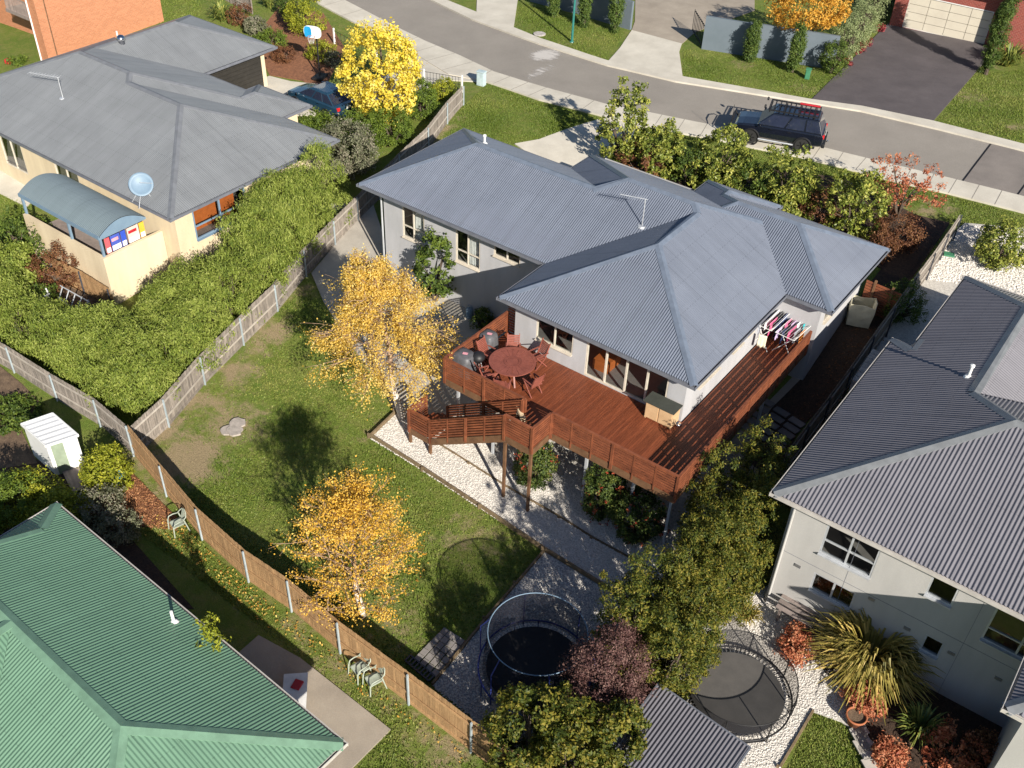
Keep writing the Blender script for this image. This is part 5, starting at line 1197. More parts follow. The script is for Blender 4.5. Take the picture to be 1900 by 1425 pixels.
litter(PX([(330,965),(450,1080),(600,1200),(500,1170),(380,1060),(250,985)]), 150, 22, .05)
litter(PX([(215,850),(262,895),(325,960),(320,985),(240,975),(205,960)]), 3200, 23, .04, LM['bark'])
litter(PX([(540,900),(740,900),(790,1060),(700,1180),(560,1050)]), 320, 24)
litter(PX([(600,600),(780,600),(740,760),(640,720)]), 250, 25)
litter(PX([(660,20),(800,100),(780,150),(620,60)]), 200, 26)
litter(PX([(1590,600),(1650,620),(1480,860),(1420,850)]), 700, 27, .05, LM['brown'])

# ================================================================== things on roofs
def zroof(px, py, rects_):              # point of a roof seen at a pixel
    pl = roof_faces(rects_)[1]; d = ray(px, py); best = None
    for i in range(4000):
        tt = 20+i*.02; p = CAM+d*tt; h = roof_h(rects_, pl, p.x, p.y)
        if h and p.z <= h[0]: return Vector((p.x, p.y, h[0]))
    return at(px, py, 2)
def pipe(px, py, rc, h, m, label, r_=.055, name='vent_pipe', cap=True):
    v = zroof(px, py, rc); t = thing(name, v, label, 'pipe'); MB().tube([v-Vector((0,0,.1)), v+Vector((0,0,h))], r_, 12).build('pipe', m, t)
    MB().lathe(v-Vector((0,0,.02)), [(.16,0),(.12,.07),(.07,.1)], 12).build('flashing', m, t)
    if cap: MB().lathe(v+Vector((0,0,h)), [(r_*1.5,-.04),(r_*1.5,.03),(.01,.06)], 12).build('cap', m, t)
    return t
pipe(899,267,rects,.42,M['white'],'white vent pipe behind the left ridge of the middle house roof')
pipe(1796,700,rr,.5,M['white'],'white vent pipe with a long shadow on the dark right roof')
t = pipe(1545,548,rects,.12,M['white'],'tiny white pipe near the gutter corner of the middle roof',.04) if False else None
v = zroof(226,80,rl); t = thing('roof_vent', v, 'silver turbine roof vent on the far ridge of the left grey roof', 'vent'); MB().lathe(v, [(.2,-.1),(.17,.12)], 16).build('base', M['dkgrey'], t)
MB().lathe(v+Vector((0,0,.12)), [(.17,0),(.25,.1),(.25,.2),(.15,.32),(.02,.36)], 20).build('turbine', M['chrome'], t, smooth=True)
v = zroof(218,67,rl); t = thing('vent_pipe', v, 'white plastic pipe beyond the silver turbine vent', 'pipe'); MB().tube([v-Vector((0,0,.1)), v+Vector((0,0,.3))], .05).build('pipe', M['white'], t)
gv = at(323,1155,0); 
_a = MW_keep.inverted()
def zgreen(px, py):
    d = ray(px, py); pl = roof_faces(rg)[1]; c, s_ = math.cos(R(-1.9)), math.sin(R(-1.9))
    for i in range(4000):
        p = CAM+d*(15+i*.02); dx, dy = p.x-go_[0], p.y-go_[1]; X = go_[0]+c*dx+s_*dy; Y = go_[1]-s_*dx+c*dy; h = roof_h(rg, pl, X, Y)
        if h and p.z <= h[0]: return Vector((p.x, p.y, h[0]))
    return at(px, py, -.3)
v = zgreen(323,1155); t = thing('vent_pipe', v, 'white vent pipe standing on the green corrugated roof', 'pipe'); MB().tube([v-Vector((0,0,.1)), v+Vector((0,0,.5))], .05, 12).build('pipe', M['white'], t)
MB().lathe(v-Vector((0,0,.02)), [(.15,0),(.11,.06),(.06,.09)], 12).build('flashing', M['white'], t)
def antenna(px, py, rc, h, dirv, L_, label, n=11):
    v = zroof(px, py, rc); t = thing('tv_antenna', v, label, 'antenna'); d = Vector(dirv).normalized(); s = Vector((-d.y, d.x, 0))
    MB().tube([v-Vector((0,0,.05)), v+Vector((0,0,h))], .022).build('mast', M['alu'], t); top = v+Vector((0,0,h))
    MB().tube([top-d*.1, top+d*L_], .016).build('boom', M['alu'], t)
    for k in range(n):
        q = top+d*(L_*k/(n-1)); MB().tube([q-s*(.28-.012*k), q+s*(.28-.012*k)], .007, 4).build('element', M['alu'], t)
    MB().lathe(v, [(.2,-.03),(.16,.03)], 10).build('base', M['alu'], t)
antenna(1191,420,rects,1.25,(-.93,-.3,0),1.05,'television antenna on a mast on the front slope of the middle roof')
antenna(117,182,rl,1.1,(-.93,-.33,0),1.7,'long television antenna on the left grey roof')
# satellite dish on a tripod
v = at(262,372,2.0); v = zroof(262,378,rl); t = thing('satellite_dish', v, 'big grey-blue satellite dish on legs at the front edge of the left grey roof', 'dish')
c = v+Vector((.1,.15,.95)); ax = Vector((.62,-.48,.62)).normalized(); q = ax.to_track_quat('Z','Y').to_matrix()
MB().lathe(c, [(.01,-.02),(.25,0),(.42,.06),(.54,.12),(.55,.10),(.42,.035),(.25,-.03)], 32, q).build('reflector', M['dish'], t, smooth=True)
for dx, dy in ((-.45,-.15),(.3,-.35),(.1,.5)):
    f_ = Vector((v.x+dx, v.y+dy, 0)); hh = roof_h(rl, roof_faces(rl)[1], f_.x, f_.y); f_.z = hh[0] if hh else v.z; MB().tube([f_, c-ax*.05], .018).build('leg', M['alu'], t)
MB().tube([c+q@Vector((.5,0,.1)), c+ax*.5], .014).build('feed_arm', M['alu'], t)

# ================================================================== street furniture
g = G(1061,78); t = thing('street_lamp', g, 'tall green street lamp post on the far verge between cypresses', 'lamp post'); MB().tube([g-Vector((0,0,.1)), g+Vector((0,0,.6)), g+Vector((0,0,6.6))], [.09,.08,.05], 12).build('post', M['lampg'], t)
MB().tube([g+Vector((0,0,6.5)), g+Vector((.2,-.5,6.9)), g+Vector((.4,-1.3,7.0))], [.04,.03,.03], 8).build('arm', M['lampg'], t); MB().obox(g+Vector((.45,-1.6,7.0)), (.2,.6,.12), .2).build('lamp_head', M['alu'], t, bevel=.03)
MB().lathe(g, [(.16,0),(.14,.05),(.1,.08)], 12).build('base', M['lampg'], t)
g = G(594,146); t = thing('basketball_hoop', g, 'freestanding basketball hoop with blue and white backboard above the mulch', 'basketball hoop')
fd = Vector((.35,-.94,0)); sd2 = Vector((.94,.35,0)); MB().tube([g+Vector((0,0,.1)), g+Vector((0,0,2.7)), g+fd*.4+Vector((0,0,3.1))], .05, 10).build('pole', M['black'], t)
MB().obox(g+Vector((0,0,.12)), (.7,1.0,.2), .3).build('base', M['black'], t, bevel=.05)
bc = g+fd*.45+Vector((0,0,3.15)); poly = []
for k in range(24):
    a = 2*math.pi*k/24; x = .58*math.copysign(abs(math.cos(a))**.6, math.cos(a)); z = .38*math.copysign(abs(math.sin(a))**.75, math.sin(a)); poly.append((x, z))
def slabpoly(c0, sx, th, pl_, sc_=1):
    mb = MB(); n = len(pl_); vs = [c0+sx*x*sc_+Vector((0,0,z*sc_)) for x, z in pl_]; nn = sx.cross(Vector((0,0,1))); vs += [v_+nn*th for v_ in vs]
    return mb.add(vs, [tuple(range(n))[::-1], tuple(range(n, 2*n))]+[(i,(i+1)%n,n+(i+1)%n,n+i) for i in range(n)])
slabpoly(bc, sd2, .05, poly).build('backboard', M['white'], t)
slabpoly(bc+fd*.006-sd2*.3-Vector((0,0,.02)), sd2, .05+.008, [(x*.42, z*.9) for x, z in poly]).build('blue_panel', M['bluebin'], t)
MB().ring(bc+fd*.27-Vector((0,0,.22)), .23, .012, 24, 6).build('rim', M['terra'], t)
mb = MB()
for k in range(12):
    a = 2*math.pi*k/12; c0 = bc+fd*.27-Vector((0,0,.22)); mb.tube([c0+Vector((.23*math.cos(a),.23*math.sin(a),0)), c0+Vector((.13*math.cos(a+.4),.13*math.sin(a+.4),-.4))], .008, 3)
mb.build('net', M['white'], t, kind='stuff')
def cabinet(px, py, sz, m, label, rot=0.0, name='utility_box'):
    g = G(px, py); t = thing(name, g, label, 'utility box', rot=rot); MB().obox(g+Vector((0,0,sz[2]/2)), sz, rot).build('body', m, t, bevel=.02); MB().obox(g+Vector((0,0,sz[2]+.025)), (sz[0]+.06,sz[1]+.06,.05), rot).build('lid', m, t, bevel=.015)
    MB().obox(g+Matrix.Rotation(rot,3,'Z')@Vector((0,-sz[1]/2-.006,sz[2]/2)), (sz[0]*.8,.012,sz[2]*.8), rot).build('door', m, t)
cabinet(893,158,(.5,.35,.85),mat('pale_blue_grey_paint',(.45,.55,.58)),'pale blue-grey utility box on the lawn by the footpath',.15)
cabinet(1795,147,(.1,.1,.1),M['greenp'],'x') if False else cabinet(1497,146,(.3,.3,.6),M['greenp'],'small green utility box on the far verge beside the pale hedge',.3)
def disc(px, py, r_, h, m, label, name, cat, sx=1, off=.02, n=24):
    g = G(px, py); t = thing(name, g, label, cat); MB().lathe(g+Vector((0,0,off)), [(r_,0),(r_,h),(r_*.86,h+.008)], n).build('slab', m, t); return t
disc(1001,64,.42,.05,M['paint'],'round concrete manhole cover in the far verge','manhole_cover','manhole cover')
for k, (px_, py_, r_) in enumerate(((424,800,.30),(441,788,.34),(436,802,.33))):
    g = G(px_, py_); rr_ = random.Random(k); mb = MB(); pl_ = [(g.x+r_*math.cos(a_)*rr_.uniform(.85,1.1), g.y+r_*math.sin(a_)*rr_.uniform(.85,1.1)) for a_ in [2*math.pi*q_/14 for q_ in range(14)]]
    mb.prism(pl_, g.z+.01+k*.02, g.z+.09+k*.02).build('stepping_stone', M['rockm'], None, label=('leftmost pale round stone set in the bare patch of lawn','uppermost pale round stone set in the bare patch of lawn','lowest pale round stone set in the bare patch of lawn')[k], cat='stone')
g = G(1760,475); MB().obox(g+Vector((0,0,.09)), (.5,.4,.08), .3).build('pit_lid', M['greenp'], None, label='green plastic pit lid on the white gravel by the right fence', cat='pit lid', bevel=.03)
g = G(843,1185); t = thing('concrete_slab', g, 'pale square of paving slabs at the end of the shaded lawn', 'paving')
e0, e1, e2, e3 = G(824,1166), G(864,1190), G(808,1262), G(768,1222)
for i in range(4):
    for j in range(6):
        c0 = e0.lerp(e1,(i+.5)/4).lerp(e3.lerp(e2,(i+.5)/4),(j+.5)/6); c0.z = T(c0.x,c0.y)+.05; piece('slab', M['slab'], t, c0, ((e1-e0).length/4-.015,(e3-e0).length/6-.015,.06), (0,0,math.atan2((e1-e0).y,(e1-e0).x)))
g = G(783,1236); t = thing('drain_grate', g, 'dark slatted grate beside the orange fence', 'grate')
for k in range(9):
    a, b = G(762,1218).lerp(G(806,1256),k/8), G(752,1228).lerp(G(796,1266),k/8); beam('slat', M['dkgrey'], t, a+Vector((0,0,.08)), b+Vector((0,0,.08)), .05, .04)
for k in range(2): beam('frame_bar', M['dkgrey'], t, (G(762,1218),G(752,1228))[k]+Vector((0,0,.06)), (G(806,1256),G(796,1266))[k]+Vector((0,0,.06)), .05, .05)
# shaded pavers at the foot of the deck
g = G(1440,790); t = thing('paver_path', g, 'shaded grey stepping pavers in gravel between the deck and the right fence', 'paving')
e0, e1, e2, e3 = G(1413,733), G(1497,790), G(1450,842), G(1360,790)
for i in range(3):
    for j in range(5):
        c0 = e0.lerp(e1,(i+.5)/3).lerp(e3.lerp(e2,(i+.5)/3),(j+.5)/5); c0.z = T(c0.x,c0.y)+.09; piece('paver', M['slab'], t, c0, ((e1-e0).length/3-.12,(e3-e0).length/5-.08,.05), (0,0,math.atan2((e1-e0).y,(e1-e0).x)))
# long concrete strip against the right house
a, b = at(1628,650,.2), at(1590,708,.2); t = thing('retaining_wall', G(1600,690), 'pale block retaining wall beside the right house gutter', 'wall')
for k in range(7):
    for h in range(3):
        u = a.lerp(b,(k+.5)/7); piece('block', mat('concrete_block',(.36,.35,.33),(.26,.25,.24),.9,4,rnd=.1), t, (u.x,u.y,u.z-.1-.21*h), (.34,.38,.2), (0,0,math.atan2((b-a).y,(b-a).x)))

# ================================================================== cars
def car(loc, rot, L_, W_, Hh, hood, paint, label, wheels, wr, suv=True, name='parked_car'):
    """x forward, y left, z up; origin on the ground at the centre"""
    t = thing(name, loc, label, 'car', rot=rot)
    def loft(st, n_):                    # st: list of rings
        mb = MB(); n = len(st[0]); 
        for r_ in st: mb.v += r_
        for i in range(len(st)-1):
            for j in range(n): mb.f.append((i*n+j, i*n+(j+1)%n, (i+1)*n+(j+1)%n, (i+1)*n+j))
        mb.f += [tuple(range(n))[::-1], tuple((len(st)-1)*n+j for j in range(n))]; return mb
    hw = W_/2; xb, xf = -L_/2, L_/2; zb = .42 if suv else .28; belt = hood+.08
    def ring(x, w_, z0, z1, crown_=.0):
        return [(x, s*w_*k, z) for s, seq in ((1, ((.86,z0),(.97,z0+.1),(1,(z0+z1)/2),(.98,z1-.08),(.9,z1))), ) for k, z in seq] + [(x, 0, z1+crown_)] + [(x, -w_*k, z) for k, z in ((.9,z1),(.98,z1-.08),(1,(z0+z1)/2),(.97,z0+.1),(.86,z0))]
    S = [(xb, .9, zb+.12, belt-.12), (xb+.06, .96, zb+.05, belt-.03), (xb+.5, 1, zb, belt), (xb+L_*.45, 1, zb-.02, belt), (xb+L_*.66, 1, zb-.02, belt-.01), (xf-L_*.24, .99, zb, hood+.04), (xf-.45, .97, zb+.02, hood-.03), (xf-.12, .92, zb+.06, hood-.10), (xf, .84, zb+.14, hood-.2)]
    loft([ring(x, hw*k, a, b, .03) for x, k, a, b in S], 0).build('body', paint, t, local=True, smooth=False, bevel=.02)
    # cabin
    x0, x1, x2, x3 = (xb+.12, xb+.42, xf-L_*.40, xf-L_*.255) if suv else (xb+.35, xb+.95, xf-L_*.45, xf-L_*.26)
    def cr(x, w_, z): return [(x, w_, z), (x, w_*.6, z+.02), (x, -w_*.6, z+.02), (x, -w_, z)]
    zt = Hh; wt = hw*.76; wb = hw*.93; mb = MB()
    bot = [(x0, wb), (x3, wb), (x3, -wb), (x0, -wb)]; top_ = [(x1, wt), (x2, wt), (x2, -wt), (x1, -wt)]
    mb.v = [(x, y, belt-.03) for x, y in bot]+[(x, y, zt-.05) for x, y in top_]+[(x1+.08, wt*.9, zt), (x2-.12, wt*.9, zt), (x2-.12, -wt*.9, zt), (x1+.08, -wt*.9, zt)]
    mb.f = [(0,1,5,4),(1,2,6,5),(2,3,7,6),(3,0,4,7),(4,5,9,8),(5,6,10,9),(6,7,11,10),(7,4,8,11),(8,9,10,11)]
    mb.build('cabin', paint, t, local=True, bevel=.03)
    def pane(a, b, c, d, inset=.08, off=.012, nm='window'):
        a, b, c, d = map(Vector, (a,b,c,d)); ce = (a+b+c+d)/4; n = (d-a).cross(b-a).normalized(); q = [p+(ce-p).normalized()*inset+n*off for p in (a,b,c,d)]
        g = MB(); g.add(q+[p-n*(off+.01) for p in q], [(0,1,2,3),(0,4,5,1),(1,5,6,2),(2,6,7,3),(3,7,4,0)]); g.build(nm, M['carglass'], t, local=True)
    B = [Vector((x, y, belt-.0)) for x, y in bot]; Tt = [Vector((x, y, zt-.06)) for x, y in top_]
    pane(B[1], B[2], Tt[2], Tt[1], nm='windscreen'); pane(B[3], B[0], Tt[0], Tt[3], nm='rear_window')
    cuts = (0, .27, .58, 1) if suv else (0, .3, .62, 1)
    for (p, q, u, v_) in ((B[0],B[1],Tt[1],Tt[0]), (B[2],B[3],Tt[3],Tt[2])):
        for k in range(3):
            if p is B[0]: a, b = cuts[k], cuts[k+1]
            else: a, b = 1-cuts[k+1], 1-cuts[k]
            pane(p.lerp(q,a), p.lerp(q,b), v_.lerp(u,b), v_.lerp(u,a), .055, nm='side_window')
    for wx in wheels:
        for s in (1, -1):
            c = Vector((wx, s*(hw-.13), wr)); q = Matrix.Rotation(R(90),3,'X')
            wh = MB().lathe(c, [(wr*.62,-.13),(wr*.93,-.13),(wr,-.09),(wr,.09),(wr*.93,.13),(wr*.62,.13)], 28, q).build('wheel', M['tyre'], t, local=True, smooth=False)
            mb = MB().lathe(c+Vector((0, s*.10, 0)), [(wr*.62,-.02*s),(wr*.6,.02*s),(wr*.2,.03*s)], 24, q)
            for k in range(6):
                a = k*math.pi/3; mb.tube([c+Vector((0,s*.13,0)), c+Vector((wr*.6*math.cos(a), s*.13, wr*.6*math.sin(a)))], .03, 4)
            mb.build('rim', M['rim'], wh, local=True)
            MB().ring(c+Vector((0,s*.14,0)), wr*1.12, .05, 20, 6, axis=(0,1,0)).build('wheel_arch', M['black'], t, local=True)
    for s in (1,-1):
        MB().obox((xb+.05, s*hw*.82, belt-.14), (.12,.2,.2)).build('tail_light', M['redl'], t, local=True, bevel=.02)
        MB().obox((xf-.16, s*hw*.70, hood-.20), (.2,.34,.16)).build('headlight', M['chrome'], t, local=True, bevel=.03)
        MB().obox((x3-.15, s*(hw+.1), belt+.08), (.12,.22,.18)).build('mirror', paint, t, local=True, bevel=.03)
        for dx in (.02,-.95):
            MB().obox((L_*.08+dx, s*(hw-.0), belt-.16), (.2,.03,.04)).build('door_handle', M['chrome'], t, local=True)
    MB().obox((xb-.04, 0, zb+.15), (.18, W_*.92, .24)).build('rear_bumper', M['black'] if suv else paint, t, local=True, bevel=.04)
    MB().obox((xf-.02, 0, zb+.16), (.22, W_*.90, .28)).build('front_bumper', M['black'], t, local=True, bevel=.05)
    MB().obox((xb-.045, 0, zb+.55), (.02,.38,.12)).build('number_plate', M['white'], t, local=True)
    return t, belt, hw
pf, pb_ = G(1388,269), G(1487,285.5); d = (pf-pb_); d.z = 0; d.normalize(); lft = Vector((-d.y, d.x, 0)); c = (pf+pb_)/2 - lft*.90; rot_ = math.atan2(d.y, d.x); c.z = .02+max(T(c.x,c.y), T(pf.x,pf.y))+.03
t, belt, hw = car(c, rot_, 4.85, 1.95, 1.9, 1.12, M['carb'], 'dark blue four wheel drive wagon with roof rack parked on the near kerb', (-1.38,1.45), .42)
mb = MB()
for s in (1,-1): mb.bar((-1.9, s*.72, 2.03), (.75, s*.72, 2.03), .05, .07)
for k in range(11): mb.bar((-1.9+k*.265, -.72, 2.05), (-1.9+k*.265, .72, 2.05), .06, .03)
for k in range(4): mb.bar((-1.7+k*.8, -.7, 1.93), (-1.7+k*.8, .7, 1.93), .05, .1)
mb.build('roof_rack', M['black'], t, local=True)
for s, x in ((1,.95),(-1,.95)): MB().lathe((x, s*.55, 2.12), [(.09,-.03),(.1,.06),(.02,.08)], 12, Matrix.Rotation(R(90),3,'Y')).build('spotlight', M['black'], t, local=True)
MB().bar((-1.85,-.62,2.12), (-.75,-.62,2.12), .14, .08).build('recovery_board', M['redp'], t, local=True, bevel=.02)
mb = MB(); mb.tube([(2.45,.85,.7),(2.62,.8,1.0),(2.62,.3,1.22),(2.62,-.3,1.22),(2.62,-.8,1.0),(2.45,-.85,.7)], .035); mb.tube([(2.62,.8,.85),(2.62,-.8,.85)], .03); mb.build('bull_bar', M['black'], t, local=True)
MB().tube([(2.6,.75,1.0),(2.6,.75,2.0)], .012, 5).build('aerial', M['black'], t, local=True)
for s in (1,-1):
    MB().tube([(1.0,s*1.02,.42),(-.9,s*1.02,.42)], .045).build('side_step', M['alu'], t, local=True); MB().tube([(.35,s*.78,1.5),(.95,s*.98,1.13)], .03).build('snorkel', M['black'], t, local=True) if s < 0 else None
MB().tube([(-2.45,0,.5),(-2.65,0,.5)], .03).build('tow_bar', M['black'], t, local=True); MB().lathe((-2.65,0,.5), [(.03,0),(.05,.04),(.03,.08)], 10).build('tow_ball', M['chrome'], t, local=True)
g = cpt(597,178,.9); car(Vector((g.x,g.y,g.z+.06)), math.pi-.02, 4.4, 1.8, 1.55, .92, M['car2'], 'teal blue hatchback parked behind the clipped shrubs on the left drive', (-1.25,1.35), .32, False)

# ================================================================== trampolines
def trampoline(px, py, zf_, R_, m, label, fr, ringh, rr_, npole, legs, polec, net=True, ringm=None):
    g = cpt(px, py, zf_); t = thing('trampoline', g, label, 'trampoline'); C_ = Vector((g.x, g.y, g.z+zf_))
    MB().lathe(C_, [(R_*.86,-.004),(R_*.86,.004)], 48).build('mat', m, t)
    MB().ring(C_, R_, .03, 56, 8).build('frame', fr, t, smooth=True)
    sp_ = MB()
    for k in range(72):
        a = 2*math.pi*k/72; u = Vector((math.cos(a), math.sin(a), 0)); sp_.tube([C_+u*R_*.86, C_+u*(R_-.02)], .014, 4, False)
    sp_.build('springs', M['matt'], t, kind='stuff')
    for k in range(legs):
        a = 2*math.pi*(k+.5)/legs; u = Vector((math.cos(a-.22), math.sin(a-.22), 0)); v_ = Vector((math.cos(a+.22), math.sin(a+.22), 0))
        MB().tube([C_+u*R_, C_+u*R_*1.0-Vector((0,0,zf_-.05)), C_+v_*R_-Vector((0,0,zf_-.05)), C_+v_*R_], .022).build('leg', fr, t)
    if net:
        MB().ring(C_+Vector((0,0,ringh)), rr_, .018, 56, 6).build('net_ring', ringm or polec, t, smooth=True)
        mb = MB(); n = 48; vs = []
        for k in range(n):
            a = 2*math.pi*k/n; vs += [C_+Vector((R_*.93*math.cos(a), R_*.93*math.sin(a), .02)), C_+Vector((rr_*math.cos(a), rr_*math.sin(a), ringh))]
        mb.add(vs, [(2*k, 2*((k+1)%n), 2*((k+1)%n)+1, 2*k+1) for k in range(n)]); mb.build('safety_net', M['net'], t)
        for k in range(npole):
            a = 2*math.pi*(k+.3)/npole; u = Vector((math.cos(a), math.sin(a), 0)); MB().tube([C_+u*R_*1.02-Vector((0,0,.3)), C_+u*R_*1.03+Vector((0,0,ringh*.7)), C_+u*rr_+Vector((0,0,ringh))], .022).build('net_pole', polec, t)
    return t
trampoline(993,1237,.85,1.82,M['mat_black'],'round trampoline with blue frame and tall black safety net in the shade',M['bluep'],1.75,1.55,6,4,M['bluep'],ringm=M['dish'])
trampoline(1367,1283,.22,1.76,M['mat_grey'],'low faded grey trampoline on white gravel with a thin black ring above it',M['black'],.85,1.78,8,4,M['black'])

# ================================================================== small shed roof at the bottom
def plane_shed(cn, m, wallm, label, h, sp_, amp, name='garden_shed'):
    """cn: four roof corners in order; corrugations run from edge 0-1 towards edge 3-2"""
    cn = [Vector(q) for q in cn]; z0 = min(T(q.x,q.y) for q in cn); t = thing(name, Vector((cn[0].x,cn[0].y,z0)), label, 'shed'); mb = MB(); mb.uv = []
    n = int((cn[1]-cn[0]).length/sp_*6)
    for i in range(n+1):
        a = cn[0].lerp(cn[1], i/n); b = cn[3].lerp(cn[2], i/n); dz = Vector((0,0,amp*math.cos(2*math.pi*i/6))); mb.v += [tuple(a+dz), tuple(b+dz)]
    for i in range(n): mb.f.append((2*i,2*i+2,2*i+3,2*i+1)); mb.uv.append([(i*.02,0),(i*.02+.02,0),(i*.02+.02,3),(i*.02,3)])
    mb.build('roof', m, t); ce = sum(cn, Vector())/4
    g = MB()
    for i in range(4): a, b = cn[i], cn[(i+1)%4]; g.bar(a-Vector((0,0,.03)), b-Vector((0,0,.03)), .05, .1)
    g.build('roof_trim', M['gutter'] if m is R_RIGHT else M['white'], t)
    q = [ce+(c_-ce)*.93 for c_ in cn]
    for i in range(4):
        a, b = q[i], q[(i+1)%4]; w_ = MB(); w_.add([(a.x,a.y,z0-.2),(b.x,b.y,z0-.2),(b.x,b.y,b.z-.04),(a.x,a.y,a.z-.04)], [(0,1,2,3)]); w_.build('wall', wallm, t)
    return t, q, z0
zs = T(-4,15)+2.1
plane_shed([at(1222,1268,zs),at(1392,1387,zs),at(1300,1520,zs+.25),at(1128,1395,zs+.25)], R_RIGHT, M['dkgrey'], 'small shed with dark corrugated roof at the bottom between shrubs and trampoline', 2.1, .12, .018)
zz = T(-38,13.5)
zr = G(100,850).z+1.75
r_whitesheet = roofmat('white_ribbed_sheet', (.66,.66,.66), .5, .05)
t, q, z0 = plane_shed([at(84,827,zr-.12),at(38.7,786.6,zr-.12),at(97.7,766.4,zr+.05),at(144.8,806.8,zr+.05)], r_whitesheet, M['white'], 'white metal garden shed with ribbed roof and pale green door', 1.8, .3, .012)
a, b = q[0], q[3]; dn = (b-a).normalized(); on = Vector((dn.y, -dn.x, 0)).normalized()
if on.dot(a-(q[0]+q[1]+q[2]+q[3])/4) < 0: on = -on
g = MB(); u, v_ = a.lerp(b,.12)+on*.012, a.lerp(b,.52)+on*.012; g.add([(u.x,u.y,z0+.05),(v_.x,v_.y,z0+.05),(v_.x,v_.y,z0+1.62),(u.x,u.y,z0+1.62),(u.x-on.x*.03,u.y-on.y*.03,z0+.05),(v_.x-on.x*.03,v_.y-on.y*.03,z0+.05),(v_.x-on.x*.03,v_.y-on.y*.03,z0+1.62),(u.x-on.x*.03,u.y-on.y*.03,z0+1.62)], [(0,1,2,3),(3,2,6,7),(1,5,6,2),(0,3,7,4)]); g.build('door', mat('sage_green_paint',(.27,.33,.24)), t)
# weathered boards next to it
t = thing('boardwalk', G(140,890), 'weathered grey timber boards below the white shed door', 'boardwalk'); e0, e1, e2, e3 = G(112,868), G(160,850), G(172,900), G(138,920)
for k in range(10):
    a = e0.lerp(e1,(k+.5)/10); b = e3.lerp(e2,(k+.5)/10); beam('board', M['greydeck'], t, a+Vector((0,0,.12)), b+Vector((0,0,.12)), .12, .03)

# ================================================================== deck furniture
def outdoor_chair(loc, rot, label):
    t = thing('outdoor_chair', loc, label, 'chair', rot=rot, group='timber chairs round the deck table'); f = M['furn']; L = dict(local=True)
    # x right, y backwards (backrest at +y)
    mb = MB()
    for k in range(6): mb.obox((0,-.2+k*.082,.44), (.46,.068,.02))
    mb.build('seat', f, t, **L, kind='stuff'); mb = MB()
    for k in range(8):
        z = .5+k*.068; y = .24+(z-.45)*.32; mb.obox((0,y,z), (.44,.018,.056), mtx=Matrix.Rotation(-.3,3,'X'))
    mb.build('backrest', f, t, **L, kind='stuff')
    for s in (-1,1):
        MB().bar((s*.24,-.24,0), (s*.24,.28,.48), .035, .04).build('leg', f, t, **L); MB().bar((s*.26,.30,0), (s*.26,-.22,.62), .035, .04).build('leg', f, t, **L)
        MB().bar((s*.235,.2,.42), (s*.235,.44,1.06), .035, .045).build('back_post', f, t, **L); MB().bar((s*.27,-.26,.64), (s*.27,.34,.66), .055, .025).build('armrest', f, t, **L)
    return t
tc = (at(907,670,.75)+at(995,670,.75))/2; tc.z = 0; RT = .93
t = thing('outdoor_table', tc, 'round red-brown timber table on the deck', 'table')
for k in range(20):                       # the top: tapered boards in a ring, a rim and a centre
    a0, a1 = 2*math.pi*(k+.03)/20, 2*math.pi*(k+.97)/20; mb = MB(); pl_ = [(tc.x+.36*math.cos(a0),tc.y+.36*math.sin(a0)),(tc.x+.8*math.cos(a0),tc.y+.8*math.sin(a0)),(tc.x+.8*math.cos((a0+a1)/2)*1.005,tc.y+.8*math.sin((a0+a1)/2)*1.005),(tc.x+.8*math.cos(a1),tc.y+.8*math.sin(a1)),(tc.x+.36*math.cos(a1),tc.y+.36*math.sin(a1))]
    mb.prism(pl_, .72, .748).build('top_board', M['furn'], t)
for r0, r1, nm in ((.805,.93,'rim'),(.24,.35,'inner_ring')):
    mb = MB(); n = 48
    for k in range(n):
        for rr_, z in ((r0,.715),(r1,.715),(r1,.752),(r0,.752)): mb.v.append((tc.x+rr_*math.cos(2*math.pi*k/n), tc.y+rr_*math.sin(2*math.pi*k/n), z))
    for k in range(n):
        for j in range(4): mb.f.append((4*k+j, 4*((k+1)%n)+j, 4*((k+1)%n)+(j+1)%4, 4*k+(j+1)%4))
    mb.build(nm, M['furn'], t)
MB().lathe(tc+Vector((0,0,.72)), [(.23,0),(.23,.03)], 24).build('centre', M['furn'], t)
for k in range(4):
    a = math.pi/4+k*math.pi/2; MB().bar(tc+Vector((.75*math.cos(a),.75*math.sin(a),0)), tc+Vector((.2*math.cos(a),.2*math.sin(a),.72)), .06, .06).build('leg', M['furn'], t)
for k, (px_, py_, lb) in enumerate(((952,648,'timber chair behind the round table, nearest the house wall'),(1000,655,'timber chair at the right of the table, below the window'),(989,706,'timber chair turned outwards at the front right of the table'),
        (905,652,'timber chair between the table and the upper covered barbecue'),(903,690,'timber chair at the left of the table, seen edge on'),(932,712,'timber chair in front of the table beside the deck rail'))):
    v = at(px_, py_, .6); v.z = .002; d = v-tc; d.z = 0; a = math.atan2(d.y, d.x); v = tc+d.normalized()*max(.95, min(1.22, d.length)); v.z = .002
    outdoor_chair(v, a-math.pi/2, lb)
